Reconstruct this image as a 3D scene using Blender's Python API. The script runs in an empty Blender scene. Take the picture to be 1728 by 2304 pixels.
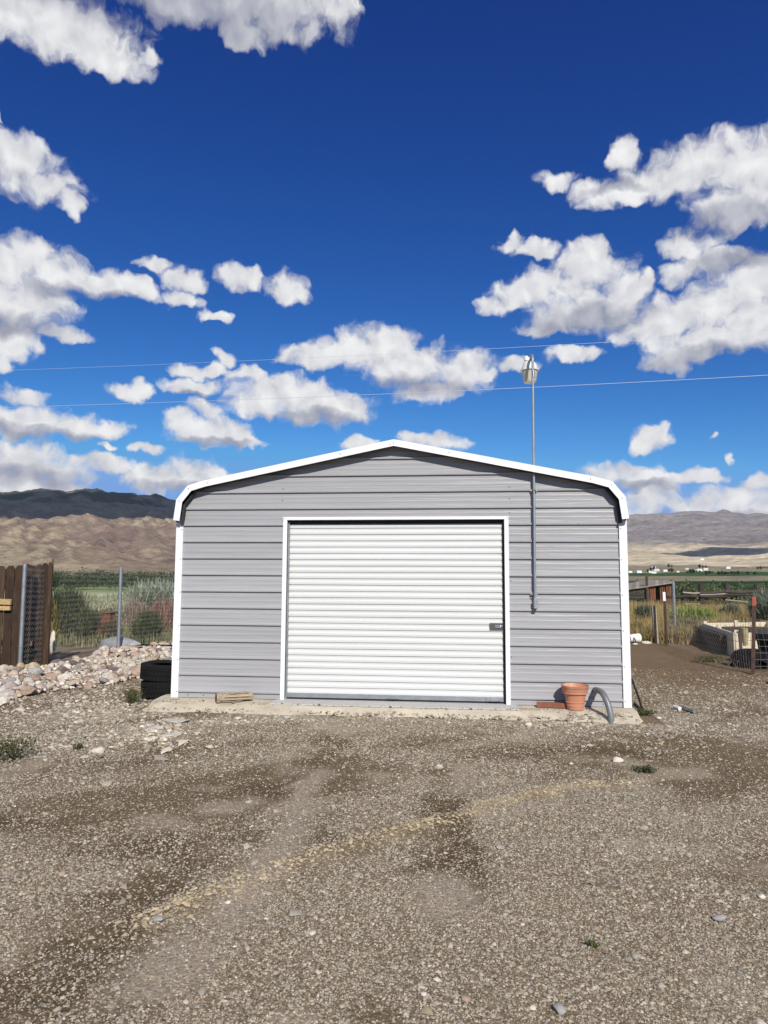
import bpy, math, random
import numpy as np
from mathutils import Vector, Matrix, noise as mnoise

SC = bpy.context.scene
COL = SC.collection
RAD = math.radians

# ------------------------------------------------------------------ camera
CAM = dict(f=1600.03, pitch=0.095664, yaw=-0.104911, roll=0.004938)
CP = np.array([0.872163, -9.639096, 1.618595])


def ray(px, py):
    """direction in the place for a point of the 1728 x 2304 photograph"""
    u = (px - 864) / CAM['f']; v = (py - 1152) / CAM['f']
    cr, sr = math.cos(CAM['roll']), math.sin(CAM['roll'])
    u, v = u * cr + v * sr, -u * sr + v * cr
    x, y, z = u, 1.0, -v
    cp, sp = math.cos(CAM['pitch']), math.sin(CAM['pitch'])
    y, z = y * cp - z * sp, y * sp + z * cp
    cy, sy = math.cos(CAM['yaw']), math.sin(CAM['yaw'])
    return np.array([x * cy + y * sy, -x * sy + y * cy, z])


GZ = -0.08


def gnd(px, py, z=GZ):
    d = ray(px, py)
    return CP + d * (z - CP[2]) / d[2]


def at(px, py, y):
    d = ray(px, py)
    return CP + d * (y - CP[1]) / d[1]


fw = Vector(ray(864, 1152)).normalized()
rt = (Vector(ray(865, 1152)) - Vector(ray(864, 1152)))
rt = (rt - fw * rt.dot(fw)).normalized()
up = rt.cross(fw).normalized()
cam = bpy.data.cameras.new('camera')
cam.sensor_fit = 'VERTICAL'
cam.sensor_height = 24.0
cam.lens = CAM['f'] / 2304 * 24.0
cam.clip_start = 0.05
cam.clip_end = 60000
camo = bpy.data.objects.new('camera', cam)
COL.objects.link(camo)
m = Matrix.Identity(4)
for i in range(3):
    m[i][0] = rt[i]; m[i][1] = up[i]; m[i][2] = -fw[i]; m[i][3] = CP[i]
camo.matrix_world = m
SC.camera = camo

# ------------------------------------------------------------------ light and sky
SUN_AZ = RAD(17.0)      # to the right of straight behind the camera side of the garage
SUN_EL = RAD(35.0)
SDIR = Vector((math.sin(SUN_AZ) * math.cos(SUN_EL), -math.cos(SUN_AZ) * math.cos(SUN_EL), math.sin(SUN_EL)))
SUN_STRENGTH = 5.0
SKY_STRENGTH = 0.1
sun = bpy.data.lights.new('sun', 'SUN')
sun.energy = SUN_STRENGTH
sun.angle = RAD(0.53)
sun.color = (1.0, 0.955, 0.89)
suno = bpy.data.objects.new('sun', sun)
COL.objects.link(suno)
suno.rotation_euler = SDIR.to_track_quat('Z', 'Y').to_euler()

SC.view_settings.view_transform = 'Standard'
SC.view_settings.look = 'None'
SC.view_settings.exposure = 0.0
SC.view_settings.gamma = 1.0
SC.render.engine = 'CYCLES'
SC.cycles.max_bounces = 5
SC.cycles.diffuse_bounces = 3
SC.cycles.glossy_bounces = 2
SC.cycles.transparent_max_bounces = 6
SC.cycles.caustics_reflective = False
SC.cycles.caustics_refractive = False
SC.cycles.use_denoising = True
try:
    SC.cycles.denoiser = 'OPENIMAGEDENOISE'
except Exception:
    pass


class NT:
    """tiny helper for node trees"""
    def __init__(self, tree):
        self.t = tree; self.n = tree.nodes; self.l = tree.links

    def node(self, kind, **kw):
        n = self.n.new(kind)
        for k, v in kw.items():
            setattr(n, k, v)
        return n

    def put(self, sock, v):
        if isinstance(v, bpy.types.NodeSocket):
            self.l.new(v, sock)
        elif v is not None:
            sock.default_value = v

    def math(self, op, a, b=None, c=None, clamp=False):
        n = self.node('ShaderNodeMath', operation=op, use_clamp=clamp)
        self.put(n.inputs[0], a); self.put(n.inputs[1], b); self.put(n.inputs[2], c)
        return n.outputs[0]

    def vmath(self, op, a, b=None, out=0):
        n = self.node('ShaderNodeVectorMath', operation=op)
        self.put(n.inputs[0], a)
        if b is not None:
            self.put(n.inputs[1], b)
        return n.outputs[out]

    def noise(self, vec, scale, detail=4, rough=0.5, dist=0.0, dims='3D', out=0):
        n = self.node('ShaderNodeTexNoise', noise_dimensions=dims)
        if vec is not None:
            self.l.new(vec, n.inputs['Vector'])
        n.inputs['Scale'].default_value = scale; n.inputs['Detail'].default_value = detail
        n.inputs['Roughness'].default_value = rough; n.inputs['Distortion'].default_value = dist
        return n.outputs[out]

    def mapr(self, v, a, b, c, d, smooth=True):
        n = self.node('ShaderNodeMapRange', interpolation_type='SMOOTHSTEP' if smooth else 'LINEAR')
        self.put(n.inputs['Value'], v)
        for k, x in zip(('From Min', 'From Max', 'To Min', 'To Max'), (a, b, c, d)):
            self.put(n.inputs[k], x)
        return n.outputs[0]

    def mix(self, fac, a, b, blend='MIX'):
        n = self.node('ShaderNodeMix', data_type='RGBA', blend_type=blend)
        self.put(n.inputs[0], fac); self.put(n.inputs[6], a); self.put(n.inputs[7], b)
        return n.outputs[2]


def azel(d):
    return math.atan2(d[0], d[1]), math.asin(d[2] / math.sqrt(d[0] ** 2 + d[1] ** 2 + d[2] ** 2))


# cumulus clouds of the sky: centre x, y, half width, half height (read off a 1659 px wide print of the photograph)
PUFFS = [(70,30,210,75),(190,105,120,45),(250,140,75,30),(325,130,28,26),(420,10,150,45),(600,25,140,62),(530,75,60,32),(725,5,55,40),
 (25,350,95,62),(100,395,72,36),(150,440,30,22),(0,240,10,16),
 (20,565,75,52),(85,548,40,36),(140,590,75,42),(215,612,70,30),(300,622,44,20),(50,650,95,62),(120,665,45,34),(140,718,52,18),(20,730,62,45),(5,782,24,22),
 (338,570,38,14),(395,605,42,26),(425,615,34,16),(395,648,45,18),(460,681,32,11),
 (505,600,36,28),(545,605,26,16),(535,595,24,20),(622,622,42,30),
 (790,750,85,42),(830,745,70,36),(680,770,66,26),(720,760,50,30),(890,790,105,48),(990,800,80,38),(1055,806,26,14),(930,845,66,22),
 (285,842,40,17),(480,775,20,17),(540,805,40,18),(470,800,34,14),(405,801,32,14),(390,835,50,16),(450,838,42,18),(440,880,38,22),
 (590,850,85,36),(650,850,70,34),(700,880,95,36),(550,868,60,34),(760,890,50,18),
 (425,922,62,32),(480,935,60,28),(540,955,30,14),(395,905,30,16),(240,963,17,10),
 (45,857,60,19),(70,910,85,32),(20,915,70,30),(150,920,70,30),(230,925,42,20),
 (50,985,75,38),(30,1010,110,42),(120,1012,100,30),(200,1000,48,20),(60,1050,110,26),(260,1003,42,14),
 (340,1035,75,30),(420,1025,80,34),(470,1030,44,26),(290,1030,36,18),(323,968,30,12),
 (1352,335,26,42),(1385,395,60,34),(1460,375,90,52),(1560,355,110,62),(1650,350,100,66),(1330,420,85,26),(1280,410,50,24),(1195,388,44,20),(1600,440,110,52),
 (1265,575,78,56),(1290,560,48,44),(1190,620,95,44),(1120,635,64,34),(1060,662,36,18),(1350,635,56,40),(1395,615,18,22),(1260,675,130,44),(1170,705,56,16),
 (1490,530,60,34),(1470,590,36,30),(1560,560,60,28),(1620,600,90,50),(1450,690,95,50),(1550,660,90,52),(1640,690,90,60),(1520,735,120,42),(1400,715,70,34),(1240,768,56,16),(1450,770,60,26),
 (1105,525,28,18),(1150,538,44,16),(1412,947,42,27),(1385,960,22,14),
 (1300,1030,60,24),(1370,1032,70,30),(1430,1045,50,22),(1520,1030,58,16),(1480,1028,32,14),
 (1400,1090,70,28),(1490,1095,85,30),(1600,1075,80,30),(1640,1110,80,24),(1540,1118,80,16),(1640,1045,40,18),
 (770,960,34,14),(900,955,44,16),(955,955,50,18),(1580,995,14,9),(1538,940,12,7),(620,770,10,16),(1120,790,40,16)]
# grey undersides
BASES = [(330,10,440,80),(40,440,90,24),(30,700,120,30),(180,640,120,20),(900,835,130,24),(680,905,120,18),(80,935,150,16),(60,1030,150,26),
 (400,1058,100,16),(1560,470,160,34),(1270,690,150,34),(1540,770,170,28),(1600,560,110,26),(1370,1055,100,14),(1520,1120,160,16),(470,955,90,12),(1330,405,70,14),(430,855,70,10)]


def build_world():
    w = bpy.data.worlds.new('World'); SC.world = w; w.use_nodes = True
    t = NT(w.node_tree); t.n.clear()
    out = t.node('ShaderNodeOutputWorld')
    sky = t.node('ShaderNodeTexSky', sky_type='NISHITA')
    sky.sun_disc = False; sky.sun_elevation = SUN_EL
    sky.sun_rotation = math.pi - SUN_AZ      # measured clockwise from +Y
    sky.altitude = 1800; sky.air_density = 1.0; sky.dust_density = 0.3; sky.ozone_density = 3.0
    tc = t.node('ShaderNodeTexCoord'); d = tc.outputs['Generated']
    sp = t.node('ShaderNodeSeparateXYZ'); t.l.new(d, sp.inputs[0])
    az = t.math('ARCTAN2', sp.outputs[0], sp.outputs[1])
    el = t.math('ARCSINE', sp.outputs[2])
    cb = t.node('ShaderNodeCombineXYZ'); t.l.new(az, cb.inputs[0]); t.l.new(el, cb.inputs[1])
    p = cb.outputs[0]
    # the deep, saturated blue of thin high-desert air
    sc = t.node('ShaderNodeSeparateColor'); t.l.new(sky.outputs[0], sc.inputs[0])
    ch = []
    for i, (gam, mul, top) in enumerate(((2.4, 2.2, 0.19), (1.62, 1.30, 0.38), (1.08, 1.12, 0.78))):
        v = t.math('MULTIPLY', sc.outputs[i], SKY_STRENGTH)
        v = t.math('MULTIPLY', t.math('POWER', v, gam), mul / SKY_STRENGTH)
        ch.append(t.math('MINIMUM', v, top / SKY_STRENGTH))
    cc_ = t.node('ShaderNodeCombineColor')
    for i in range(3):
        t.l.new(ch[i], cc_.inputs[i])
    skyc = cc_.outputs[0]
    # turbulent warp
    nz = t.node('ShaderNodeTexNoise', noise_dimensions='2D'); t.l.new(p, nz.inputs['Vector'])
    nz.inputs['Scale'].default_value = 26; nz.inputs['Detail'].default_value = 3; nz.inputs['Roughness'].default_value = 0.5
    wv = t.vmath('SUBTRACT', nz.outputs['Color'], (0.5, 0.5, 0.5))
    wv = t.vmath('MULTIPLY', wv, (0.045, 0.032, 0.0))
    pw = t.vmath('ADD', p, wv)
    ps = t.vmath('ADD', p, t.vmath('MULTIPLY', wv, (0.45, 0.45, 0.0)))

    def conv(lst):
        res = []
        for (cx, cy, rx, ry) in lst:
            k = 1728 / 1659
            c = azel(ray(cx * k, cy * k))
            ex = azel(ray((cx + rx) * k, cy * k)); ey = azel(ray(cx * k, (cy - ry) * k))
            res.append((c[0], c[1], math.hypot(ex[0] - c[0], ex[1] - c[1]), math.hypot(ey[1] - c[1], ey[0] - c[0])))
        return res

    puffs, bases = conv(PUFFS), conv(BASES)

    def near(lst, cell):
        x0, x1, y0, y1 = cell
        g = 0.03
        return [e for e in lst if e[0] + 2.0 * e[2] + g > x0 and e[0] - 2.0 * e[2] - g < x1 and e[1] + 2.0 * e[3] + g > y0 and e[1] - 2.0 * e[3] - g < y1]

    k = 1.0 / SKY_STRENGTH
    serial = [0]

    def pipeline(puff_list, base_list, gen=False):
        """a closure: the sky with the clouds of one piece of it"""
        if not puff_list and not gen:
            bg = t.node('ShaderNodeBackground'); bg.inputs['Strength'].default_value = SKY_STRENGTH
            t.l.new(skyc, bg.inputs['Color'])
            return bg.outputs[0]
        serial[0] += 1
        tr = bpy.data.node_groups.new('clouds_%d' % serial[0], 'ShaderNodeTree')
        tr.interface.new_socket('P', in_out='INPUT', socket_type='NodeSocketVector')
        tr.interface.new_socket('Q', in_out='INPUT', socket_type='NodeSocketVector')
        tr.interface.new_socket('D', in_out='INPUT', socket_type='NodeSocketVector')
        tr.interface.new_socket('Sky', in_out='INPUT', socket_type='NodeSocketColor')
        tr.interface.new_socket('S', in_out='OUTPUT', socket_type='NodeSocketShader')
        g = NT(tr); gi = g.node('NodeGroupInput'); go = g.node('NodeGroupOutput')
        P, Q, D, S = (gi.outputs[i] for i in range(4))

        def field(lst):
            cur = None
            for (x, y, ax, ay) in lst:
                n = g.node('ShaderNodeVectorMath', operation='MULTIPLY_ADD')
                g.l.new(P, n.inputs[0]); n.inputs[1].default_value = (1 / ax, 1 / ay, 0); n.inputs[2].default_value = (-x / ax, -y / ay, 0)
                q = g.vmath('DOT_PRODUCT', n.outputs[0], n.outputs[0], out=1)
                if cur is None:
                    cur = q
                else:
                    n = g.node('ShaderNodeMath', operation='SMOOTH_MIN')
                    g.put(n.inputs[0], cur); g.put(n.inputs[1], q); n.inputs[2].default_value = 0.35
                    cur = n.outputs[0]
            return g.math('SUBTRACT', 1.0, cur)

        def height(v):
            a_ = g.noise(v, 24, 3, 0.45, dims='2D')
            vo = g.node('ShaderNodeTexVoronoi', voronoi_dimensions='2D', feature='SMOOTH_F1')
            g.l.new(v, vo.inputs['Vector']); vo.inputs['Scale'].default_value = 30
            vo.inputs['Detail'].default_value = 1.0; vo.inputs['Roughness'].default_value = 0.5
            vo.inputs['Smoothness'].default_value = 0.8
            return g.math('SUBTRACT', a_, g.math('MULTIPLY', vo.outputs['Distance'], 0.35))

        if gen:
            f = g.math('MULTIPLY', g.math('SUBTRACT', g.noise(D, 5.0, 4, 0.55), 0.585), 9.0)
        else:
            f = field(puff_list)
        f = g.math('MAXIMUM', f, -2.5)
        h = height(Q)
        n1 = g.noise(P, 38, 7, 0.60, dims='2D')
        nn = g.math('ADD', g.math('MULTIPLY', g.math('SUBTRACT', n1, 0.5), 2.3), g.math('MULTIPLY', g.math('SUBTRACT', h, 0.30), 1.2))
        dens = g.math('ADD', f, nn)
        alpha = g.mapr(dens, -0.75, 0.70, 0.0, 1.0)
        hb = height(g.vmath('ADD', Q, (0.006, 0.011, 0)))
        rel = g.math('MULTIPLY', g.math('SUBTRACT', h, hb), 0.50)
        lit = g.math('ADD', 0.80, rel)
        if base_list:
            b = field(base_list)
            bb = g.mapr(g.math('ADD', b, g.math('MULTIPLY', g.math('SUBTRACT', h, 0.34), 1.2)), -0.8, 1.0, 0.0, 0.46)
            lit = g.math('SUBTRACT', lit, bb)
        lit = g.math('ADD', lit, g.mapr(dens, 0.2, 1.6, -0.06, 0.06))
        lit = g.math('MINIMUM', g.math('MAXIMUM', lit, 0.26), 1.0)
        cc = g.mix(g.mapr(lit, 0.25, 0.95, 0, 1, False), (0.33 * k, 0.345 * k, 0.43 * k, 1), (0.90 * k, 0.90 * k, 0.905 * k, 1))
        bg = g.node('ShaderNodeBackground'); bg.inputs['Strength'].default_value = SKY_STRENGTH
        g.l.new(g.mix(alpha, S, cc), bg.inputs['Color'])
        g.l.new(bg.outputs[0], go.inputs[0])
        n = t.node('ShaderNodeGroup'); n.node_tree = tr
        for i, src in enumerate((pw, ps, d, skyc)):
            t.l.new(src, n.inputs[i])
        return n.outputs[0]

    def branch(fac, a, b):
        n = t.node('ShaderNodeMixShader'); t.l.new(fac, n.inputs[0]); t.l.new(a, n.inputs[1]); t.l.new(b, n.inputs[2])
        return n.outputs[0]

    def tree(cell, depth):
        x0, x1, y0, y1 = cell
        ps = near(puffs, cell)
        if depth == 0 or len(ps) <= 6:
            return pipeline(ps, near(bases, cell))
        if (x1 - x0) > (y1 - y0) * 1.2:
            xm = sorted(e[0] for e in ps)[len(ps) // 2]
            xm = min(max(xm, x0 + 0.3 * (x1 - x0)), x1 - 0.3 * (x1 - x0))
            return branch(t.math('GREATER_THAN', az, xm), tree((x0, xm, y0, y1), depth - 1), tree((xm, x1, y0, y1), depth - 1))
        ym = sorted(e[1] for e in ps)[len(ps) // 2]
        ym = min(max(ym, y0 + 0.3 * (y1 - y0)), y1 - 0.3 * (y1 - y0))
        return branch(t.math('GREATER_THAN', el, ym), tree((x0, x1, y0, ym), depth - 1), tree((x0, x1, ym, y1), depth - 1))

    inside = tree((-0.75, 0.55, 0.0, 0.80), 4)
    # the rest of the sky, out of the picture: scattered cumulus of the same sort
    outside = pipeline(None, None, gen=True)
    below = pipeline(None, None)
    dx = t.math('ABSOLUTE', t.math('SUBTRACT', az, -0.10)); isout = t.math('MAXIMUM', t.math('GREATER_THAN', dx, 0.65), t.math('GREATER_THAN', el, 0.80))
    above = branch(isout, inside, outside)
    t.l.new(branch(t.math('LESS_THAN', el, 0.01), above, below), out.inputs[0])
    w.cycles.sampling_method = 'MANUAL'
    w.cycles.sample_map_resolution = 256


build_world()

# ------------------------------------------------------------------ materials
MATS = {}


def mat(name, base=(0.5, 0.5, 0.5), rough=0.7, var=0.15, scale=6.0, stretch=(1, 1, 1), bump=0.0, bscale=60.0, metal=0.0,
        spec=0.3, attr=None, island=0.0, second=None, sfac=(0.5, 0.65), sscale=3.0, sheen=0.0, trans=0.0, objrand=0.12):
    if name in MATS:
        return MATS[name]
    m = bpy.data.materials.new(name); m.use_nodes = True; MATS[name] = m
    t = NT(m.node_tree); t.n.clear()
    out = t.node('ShaderNodeOutputMaterial'); bs = t.node('ShaderNodeBsdfPrincipled')
    tc = t.node('ShaderNodeTexCoord'); oi = t.node('ShaderNodeObjectInfo')
    off = t.math('MULTIPLY', oi.outputs['Random'], 37.0)
    v = t.vmath('MULTIPLY', tc.outputs['Object'], tuple(stretch))
    v = t.vmath('ADD', v, off)
    n = t.noise(v, scale, 5, 0.6)
    f = t.mapr(n, 0.25, 0.75, 1 - var, 1 + var, False)
    if attr:
        a = t.node('ShaderNodeAttribute'); a.attribute_name = attr
        col = a.outputs['Color']
    else:
        col = base + (1,)
    if second:
        sn = t.noise(v, sscale, 5, 0.6)
        col = t.mix(t.mapr(sn, sfac[0], sfac[1], 0, 1), col, second + (1,))
    if island:
        ge = t.node('ShaderNodeNewGeometry')
        f = t.math('MULTIPLY', f, t.mapr(ge.outputs['Random Per Island'], 0, 1, 1 - island, 1 + island, False))
    if objrand:
        f = t.math('MULTIPLY', f, t.mapr(oi.outputs['Random'], 0, 1, 1 - objrand, 1 + objrand, False))
    cb = t.node('ShaderNodeCombineXYZ')
    for i in range(3):
        t.l.new(f, cb.inputs[i])
    col = t.mix(1.0, col, cb.outputs[0], 'MULTIPLY')
    t.l.new(col, bs.inputs['Base Color'])
    bs.inputs['Roughness'].default_value = rough; bs.inputs['Metallic'].default_value = metal
    bs.inputs['Specular IOR Level'].default_value = spec
    if bump:
        bn = t.node('ShaderNodeBump'); bn.inputs['Strength'].default_value = 1.0; bn.inputs['Distance'].default_value = bump
        t.l.new(t.noise(v, bscale, 4, 0.6), bn.inputs['Height'])
        t.l.new(bn.outputs[0], bs.inputs['Normal'])
    sh = bs.outputs[0]
    if trans:
        tr = t.node('ShaderNodeBsdfTranslucent'); t.l.new(col, tr.inputs[0])
        mx = t.node('ShaderNodeMixShader'); mx.inputs[0].default_value = trans
        t.l.new(sh, mx.inputs[1]); t.l.new(tr.outputs[0], mx.inputs[2]); sh = mx.outputs[0]
    t.l.new(sh, out.inputs[0])
    return m


# ------------------------------------------------------------------ mesh helpers
WLOC = {}
rng = np.random.default_rng(7)
random.seed(7)


def rotz(a):
    c, s = math.cos(a), math.sin(a)
    return np.array([[c, -s, 0], [s, c, 0], [0, 0, 1]])


def rotx(a):
    c, s = math.cos(a), math.sin(a)
    return np.array([[1, 0, 0], [0, c, -s], [0, s, c]])


def roty(a):
    c, s = math.cos(a), math.sin(a)
    return np.array([[c, 0, s], [0, 1, 0], [-s, 0, c]])


def link(o, parent):
    COL.objects.link(o)
    if parent is not None:
        o.parent = parent
    return o


class MB:
    """collects shapes in world coordinates; build() links them as ONE mesh object"""
    def __init__(self):
        self.v = []; self.f = []

    def add(self, vs, fs):
        b = len(self.v)
        self.v.extend([tuple(map(float, p)) for p in vs])
        self.f.extend([tuple(b + i for i in q) for q in fs])
        return self

    def box(self, c, s, R=None, taper=0.0, jit=0.0):
        c = np.array(c, float); h = np.array(s, float) / 2
        P = []
        for z in (-1, 1):
            k = 1 - taper if z > 0 else 1
            for (x, y) in ((-1, -1), (1, -1), (1, 1), (-1, 1)):
                p = np.array([x * h[0] * k, y * h[1] * k, z * h[2]])
                if jit:
                    p = p + rng.normal(0, jit, 3)
                P.append(p)
        P = np.array(P)
        if R is not None:
            P = P @ np.array(R).T
        return self.add(P + c, [(0, 3, 2, 1), (4, 5, 6, 7), (0, 1, 5, 4), (1, 2, 6, 5), (2, 3, 7, 6), (3, 0, 4, 7)])

    def tube(self, pts, r, n=8, caps=True):
        pts = np.array(pts, float); k = len(pts)
        rs = np.full(k, r) if np.isscalar(r) else np.array(r, float)
        T = np.gradient(pts, axis=0); T /= np.linalg.norm(T, axis=1)[:, None] + 1e-12
        a = np.array([0, 0, 1.0]) if abs(T[0][2]) < 0.9 else np.array([1.0, 0, 0])
        U = a - T[0] * a.dot(T[0]); U /= np.linalg.norm(U)
        vs = []
        for i in range(k):
            U = U - T[i] * U.dot(T[i]); U /= np.linalg.norm(U) + 1e-12
            V = np.cross(T[i], U)
            for j in range(n):
                th = 2 * math.pi * j / n
                vs.append(pts[i] + rs[i] * (U * math.cos(th) + V * math.sin(th)))
        fs = [(i * n + j, i * n + (j + 1) % n, (i + 1) * n + (j + 1) % n, (i + 1) * n + j) for i in range(k - 1) for j in range(n)]
        if caps:
            fs.append(tuple(range(n - 1, -1, -1))); fs.append(tuple(range((k - 1) * n, k * n)))
        return self.add(vs, fs)

    def lathe(self, prof, c, n=24, R=None, closed=False):
        """prof: list of (radius, z)"""
        vs = []; k = len(prof)
        for (r, z) in prof:
            for j in range(n):
                th = 2 * math.pi * j / n
                vs.append(np.array([r * math.cos(th), r * math.sin(th), z]))
        vs = np.array(vs)
        if R is not None:
            vs = vs @ np.array(R).T
        fs = [(i * n + j, i * n + (j + 1) % n, (i + 1) * n + (j + 1) % n, (i + 1) * n + j) for i in range(k - 1) for j in range(n)]
        if closed:
            fs += [((k - 1) * n + j, (k - 1) * n + (j + 1) % n, (j + 1) % n, j) for j in range(n)]
        else:
            if prof[0][0] > 1e-6:
                fs.append(tuple(range(n - 1, -1, -1)))
            if prof[-1][0] > 1e-6:
                fs.append(tuple(range((k - 1) * n, k * n)))
        return self.add(vs + np.array(c), fs)

    def sheet(self, rows, closed=False):
        """rows: list of point lists of equal length"""
        n = len(rows[0]); vs = [p for r in rows for p in r]
        fs = [(i * n + j, i * n + j + 1, (i + 1) * n + j + 1, (i + 1) * n + j) for i in range(len(rows) - 1) for j in range(n - 1)]
        return self.add(vs, fs)

    def build(self, name, m, parent=None, smooth=False, bevel=0.0):
        me = bpy.data.meshes.new(name)
        off = np.array(WLOC.get(parent.name, (0, 0, 0))) if parent is not None else np.zeros(3)
        V = np.array(self.v) - off
        me.from_pydata(V.tolist(), [], self.f)
        me.materials.append(m)
        if smooth:
            me.shade_smooth()
            me.set_sharp_from_angle(angle=RAD(38))
        me.update()
        o = bpy.data.objects.new(name, me)
        link(o, parent)
        if parent is not None:
            WLOC[o.name] = tuple(off)
        if bevel:
            b = o.modifiers.new('edge', 'BEVEL'); b.width = bevel; b.segments = 1; b.limit_method = 'ANGLE'
        return o


def tag(o, label=None, cat=None, group=None, kind=None):
    for k, v in (('label', label), ('category', cat), ('group', group), ('kind', kind)):
        if v:
            o[k] = v
    return o


def thing(name, label, cat, loc, group=None, kind=None):
    o = bpy.data.objects.new(name, None)
    o.empty_display_size = 0.1
    COL.objects.link(o); o.location = tuple(map(float, loc)); WLOC[o.name] = tuple(map(float, loc))
    return tag(o, label, cat, group, kind)


def mesh_np(name, V, F, m, parent=None, col=None, smooth=False):
    """fast mesh from numpy: V (n,3), F (m,3 or 4), col (n,3) point colours"""
    me = bpy.data.meshes.new(name)
    V = np.asarray(V, np.float32)
    if parent is not None:
        V = V - np.array(WLOC[parent.name], np.float32)
    F = np.asarray(F, np.int32); k = F.shape[1]
    me.vertices.add(len(V)); me.vertices.foreach_set('co', V.ravel())
    me.loops.add(F.size); me.loops.foreach_set('vertex_index', F.ravel())
    me.polygons.add(len(F)); me.polygons.foreach_set('loop_start', np.arange(0, F.size, k, dtype=np.int32))
    me.update(calc_edges=True)
    if smooth:
        me.polygons.foreach_set('use_smooth', np.ones(len(F), bool))
    if col is not None:
        a = me.attributes.new('col', 'FLOAT_COLOR', 'POINT')
        c = np.ones((len(V), 4), np.float32); c[:, :3] = col
        a.data.foreach_set('color', c.ravel())
    me.materials.append(m); me.validate()
    o = bpy.data.objects.new(name, me); link(o, parent)
    if parent is not None:
        WLOC[o.name] = WLOC[parent.name]
    return o


_LAT = np.random.default_rng(3).random((257, 257))


def vnoise(x, y):
    xi = np.floor(x).astype(int); yi = np.floor(y).astype(int)
    fx = x - xi; fy = y - yi
    fx = fx * fx * (3 - 2 * fx); fy = fy * fy * (3 - 2 * fy)
    a = _LAT[xi % 256, yi % 256]; b = _LAT[(xi + 1) % 256, yi % 256]; c = _LAT[xi % 256, (yi + 1) % 256]; d = _LAT[(xi + 1) % 256, (yi + 1) % 256]
    return (a * (1 - fx) + b * fx) * (1 - fy) + (c * (1 - fx) + d * fx) * fy


def fbm(x, y, s=1.0, o=4, ox=0.0):
    r = 0; a = 0.5; tot = 0
    x = x * s + ox * 17.3 + 500; y = y * s + ox * 7.1 + 500
    for i in range(o):
        r = r + a * vnoise(x, y); tot += a; a *= 0.5; x = x * 2.03 + 11.7; y = y * 2.03 + 5.3
    return r / tot


def ridged(x, y, s, o=4, ox=0.0):
    r = 0; a = 0.5; tot = 0
    x = x * s + ox * 17.3 + 500; y = y * s + ox * 7.1 + 500
    for i in range(o):
        r = r + a * (1 - np.abs(2 * vnoise(x, y) - 1)); tot += a; a *= 0.5; x = x * 2.03 + 11.7; y = y * 2.03 + 5.3
    return r / tot


def sstep(a, b, x):
    t = np.clip((x - a) / (b - a), 0, 1)
    return t * t * (3 - 2 * t)


def seg_dist(X, Y, pts):
    best = np.full(X.shape, 1e9)
    for (a, b) in zip(pts[:-1], pts[1:]):
        ax, ay = a; bx, by = b
        dx, dy = bx - ax, by - ay
        tt = np.clip(((X - ax) * dx + (Y - ay) * dy) / (dx * dx + dy * dy), 0, 1)
        best = np.minimum(best, np.hypot(X - ax - tt * dx, Y - ay - tt * dy))
    return best


def gpath(pts):
    return [tuple(gnd(x, y)[:2]) for (x, y) in pts]


# ------------------------------------------------------------------ the ground
CX, CY = CP[0], CP[1]
YAW = CAM['yaw']
# wheel tracks, damp spots and sandy ridges of the yard
SAND = [(gpath([(300, 2080), (430, 2030), (560, 1985), (720, 1925), (880, 1875), (1010, 1835), (1150, 1795), (1300, 1765), (1440, 1755)]), 0.12)]
PALE = [(gpath([(520, 2080), (560, 2010), (640, 1900), (660, 1830), (690, 1760), (720, 1730)]), 0.11), (gpath([(1000, 1980), (1020, 2040)]), 0.16),
        (gpath([(1040, 1720), (1045, 1770)]), 0.12), (gpath([(360, 2210), (420, 2150)]), 0.20), (gpath([(480, 1820), (560, 1800)]), 0.14)]
DAMP = [(gpath([(985, 1960), (990, 1900), (1000, 1810), (1020, 1730)]), 0.16), (gpath([(1055, 2010), (1045, 1900), (1010, 1800)]), 0.13),
        (gpath([(-60, 2290), (150, 2150), (330, 2010), (470, 1900), (560, 1800), (700, 1700), (760, 1660)]), 0.22),
        (gpath([(-40, 1850), (200, 1900), (330, 1900)]), 0.25), (gpath([(840, 2290), (900, 2330)]), 0.10), (gpath([(560, 1880), (690, 1880), (640, 1840)]), 0.17),
        (gpath([(1100, 1690), (1400, 1690)]), 0.35), (gpath([(250, 2200), (330, 2230), (300, 2130)]), 0.2)]


def bank(X, Y):
    """the heap the cobbles lie on, along the left fence"""
    d = seg_dist(X, Y, [(-9.0, 2.2), (-7.4, 2.9), (-6.4, 5.2), (-4.6, 7.2), (-2.5, 8.4)])
    return np.exp(-(d / 1.3) ** 2) * 0.06


def far_drop(X, Y):
    dx = X - CX; dy = Y - CY
    r = np.hypot(dx, dy); azm = np.arctan2(dx, dy) + 0.105
    side = sstep(-0.25, 0.25, azm)
    left = -4.0 * sstep(60, 380, r)
    right = -9.8 * sstep(45, 280, r)
    z = left * (1 - side) + right * side
    z = z - 14 * sstep(500, 1100, r)
    return z


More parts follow.
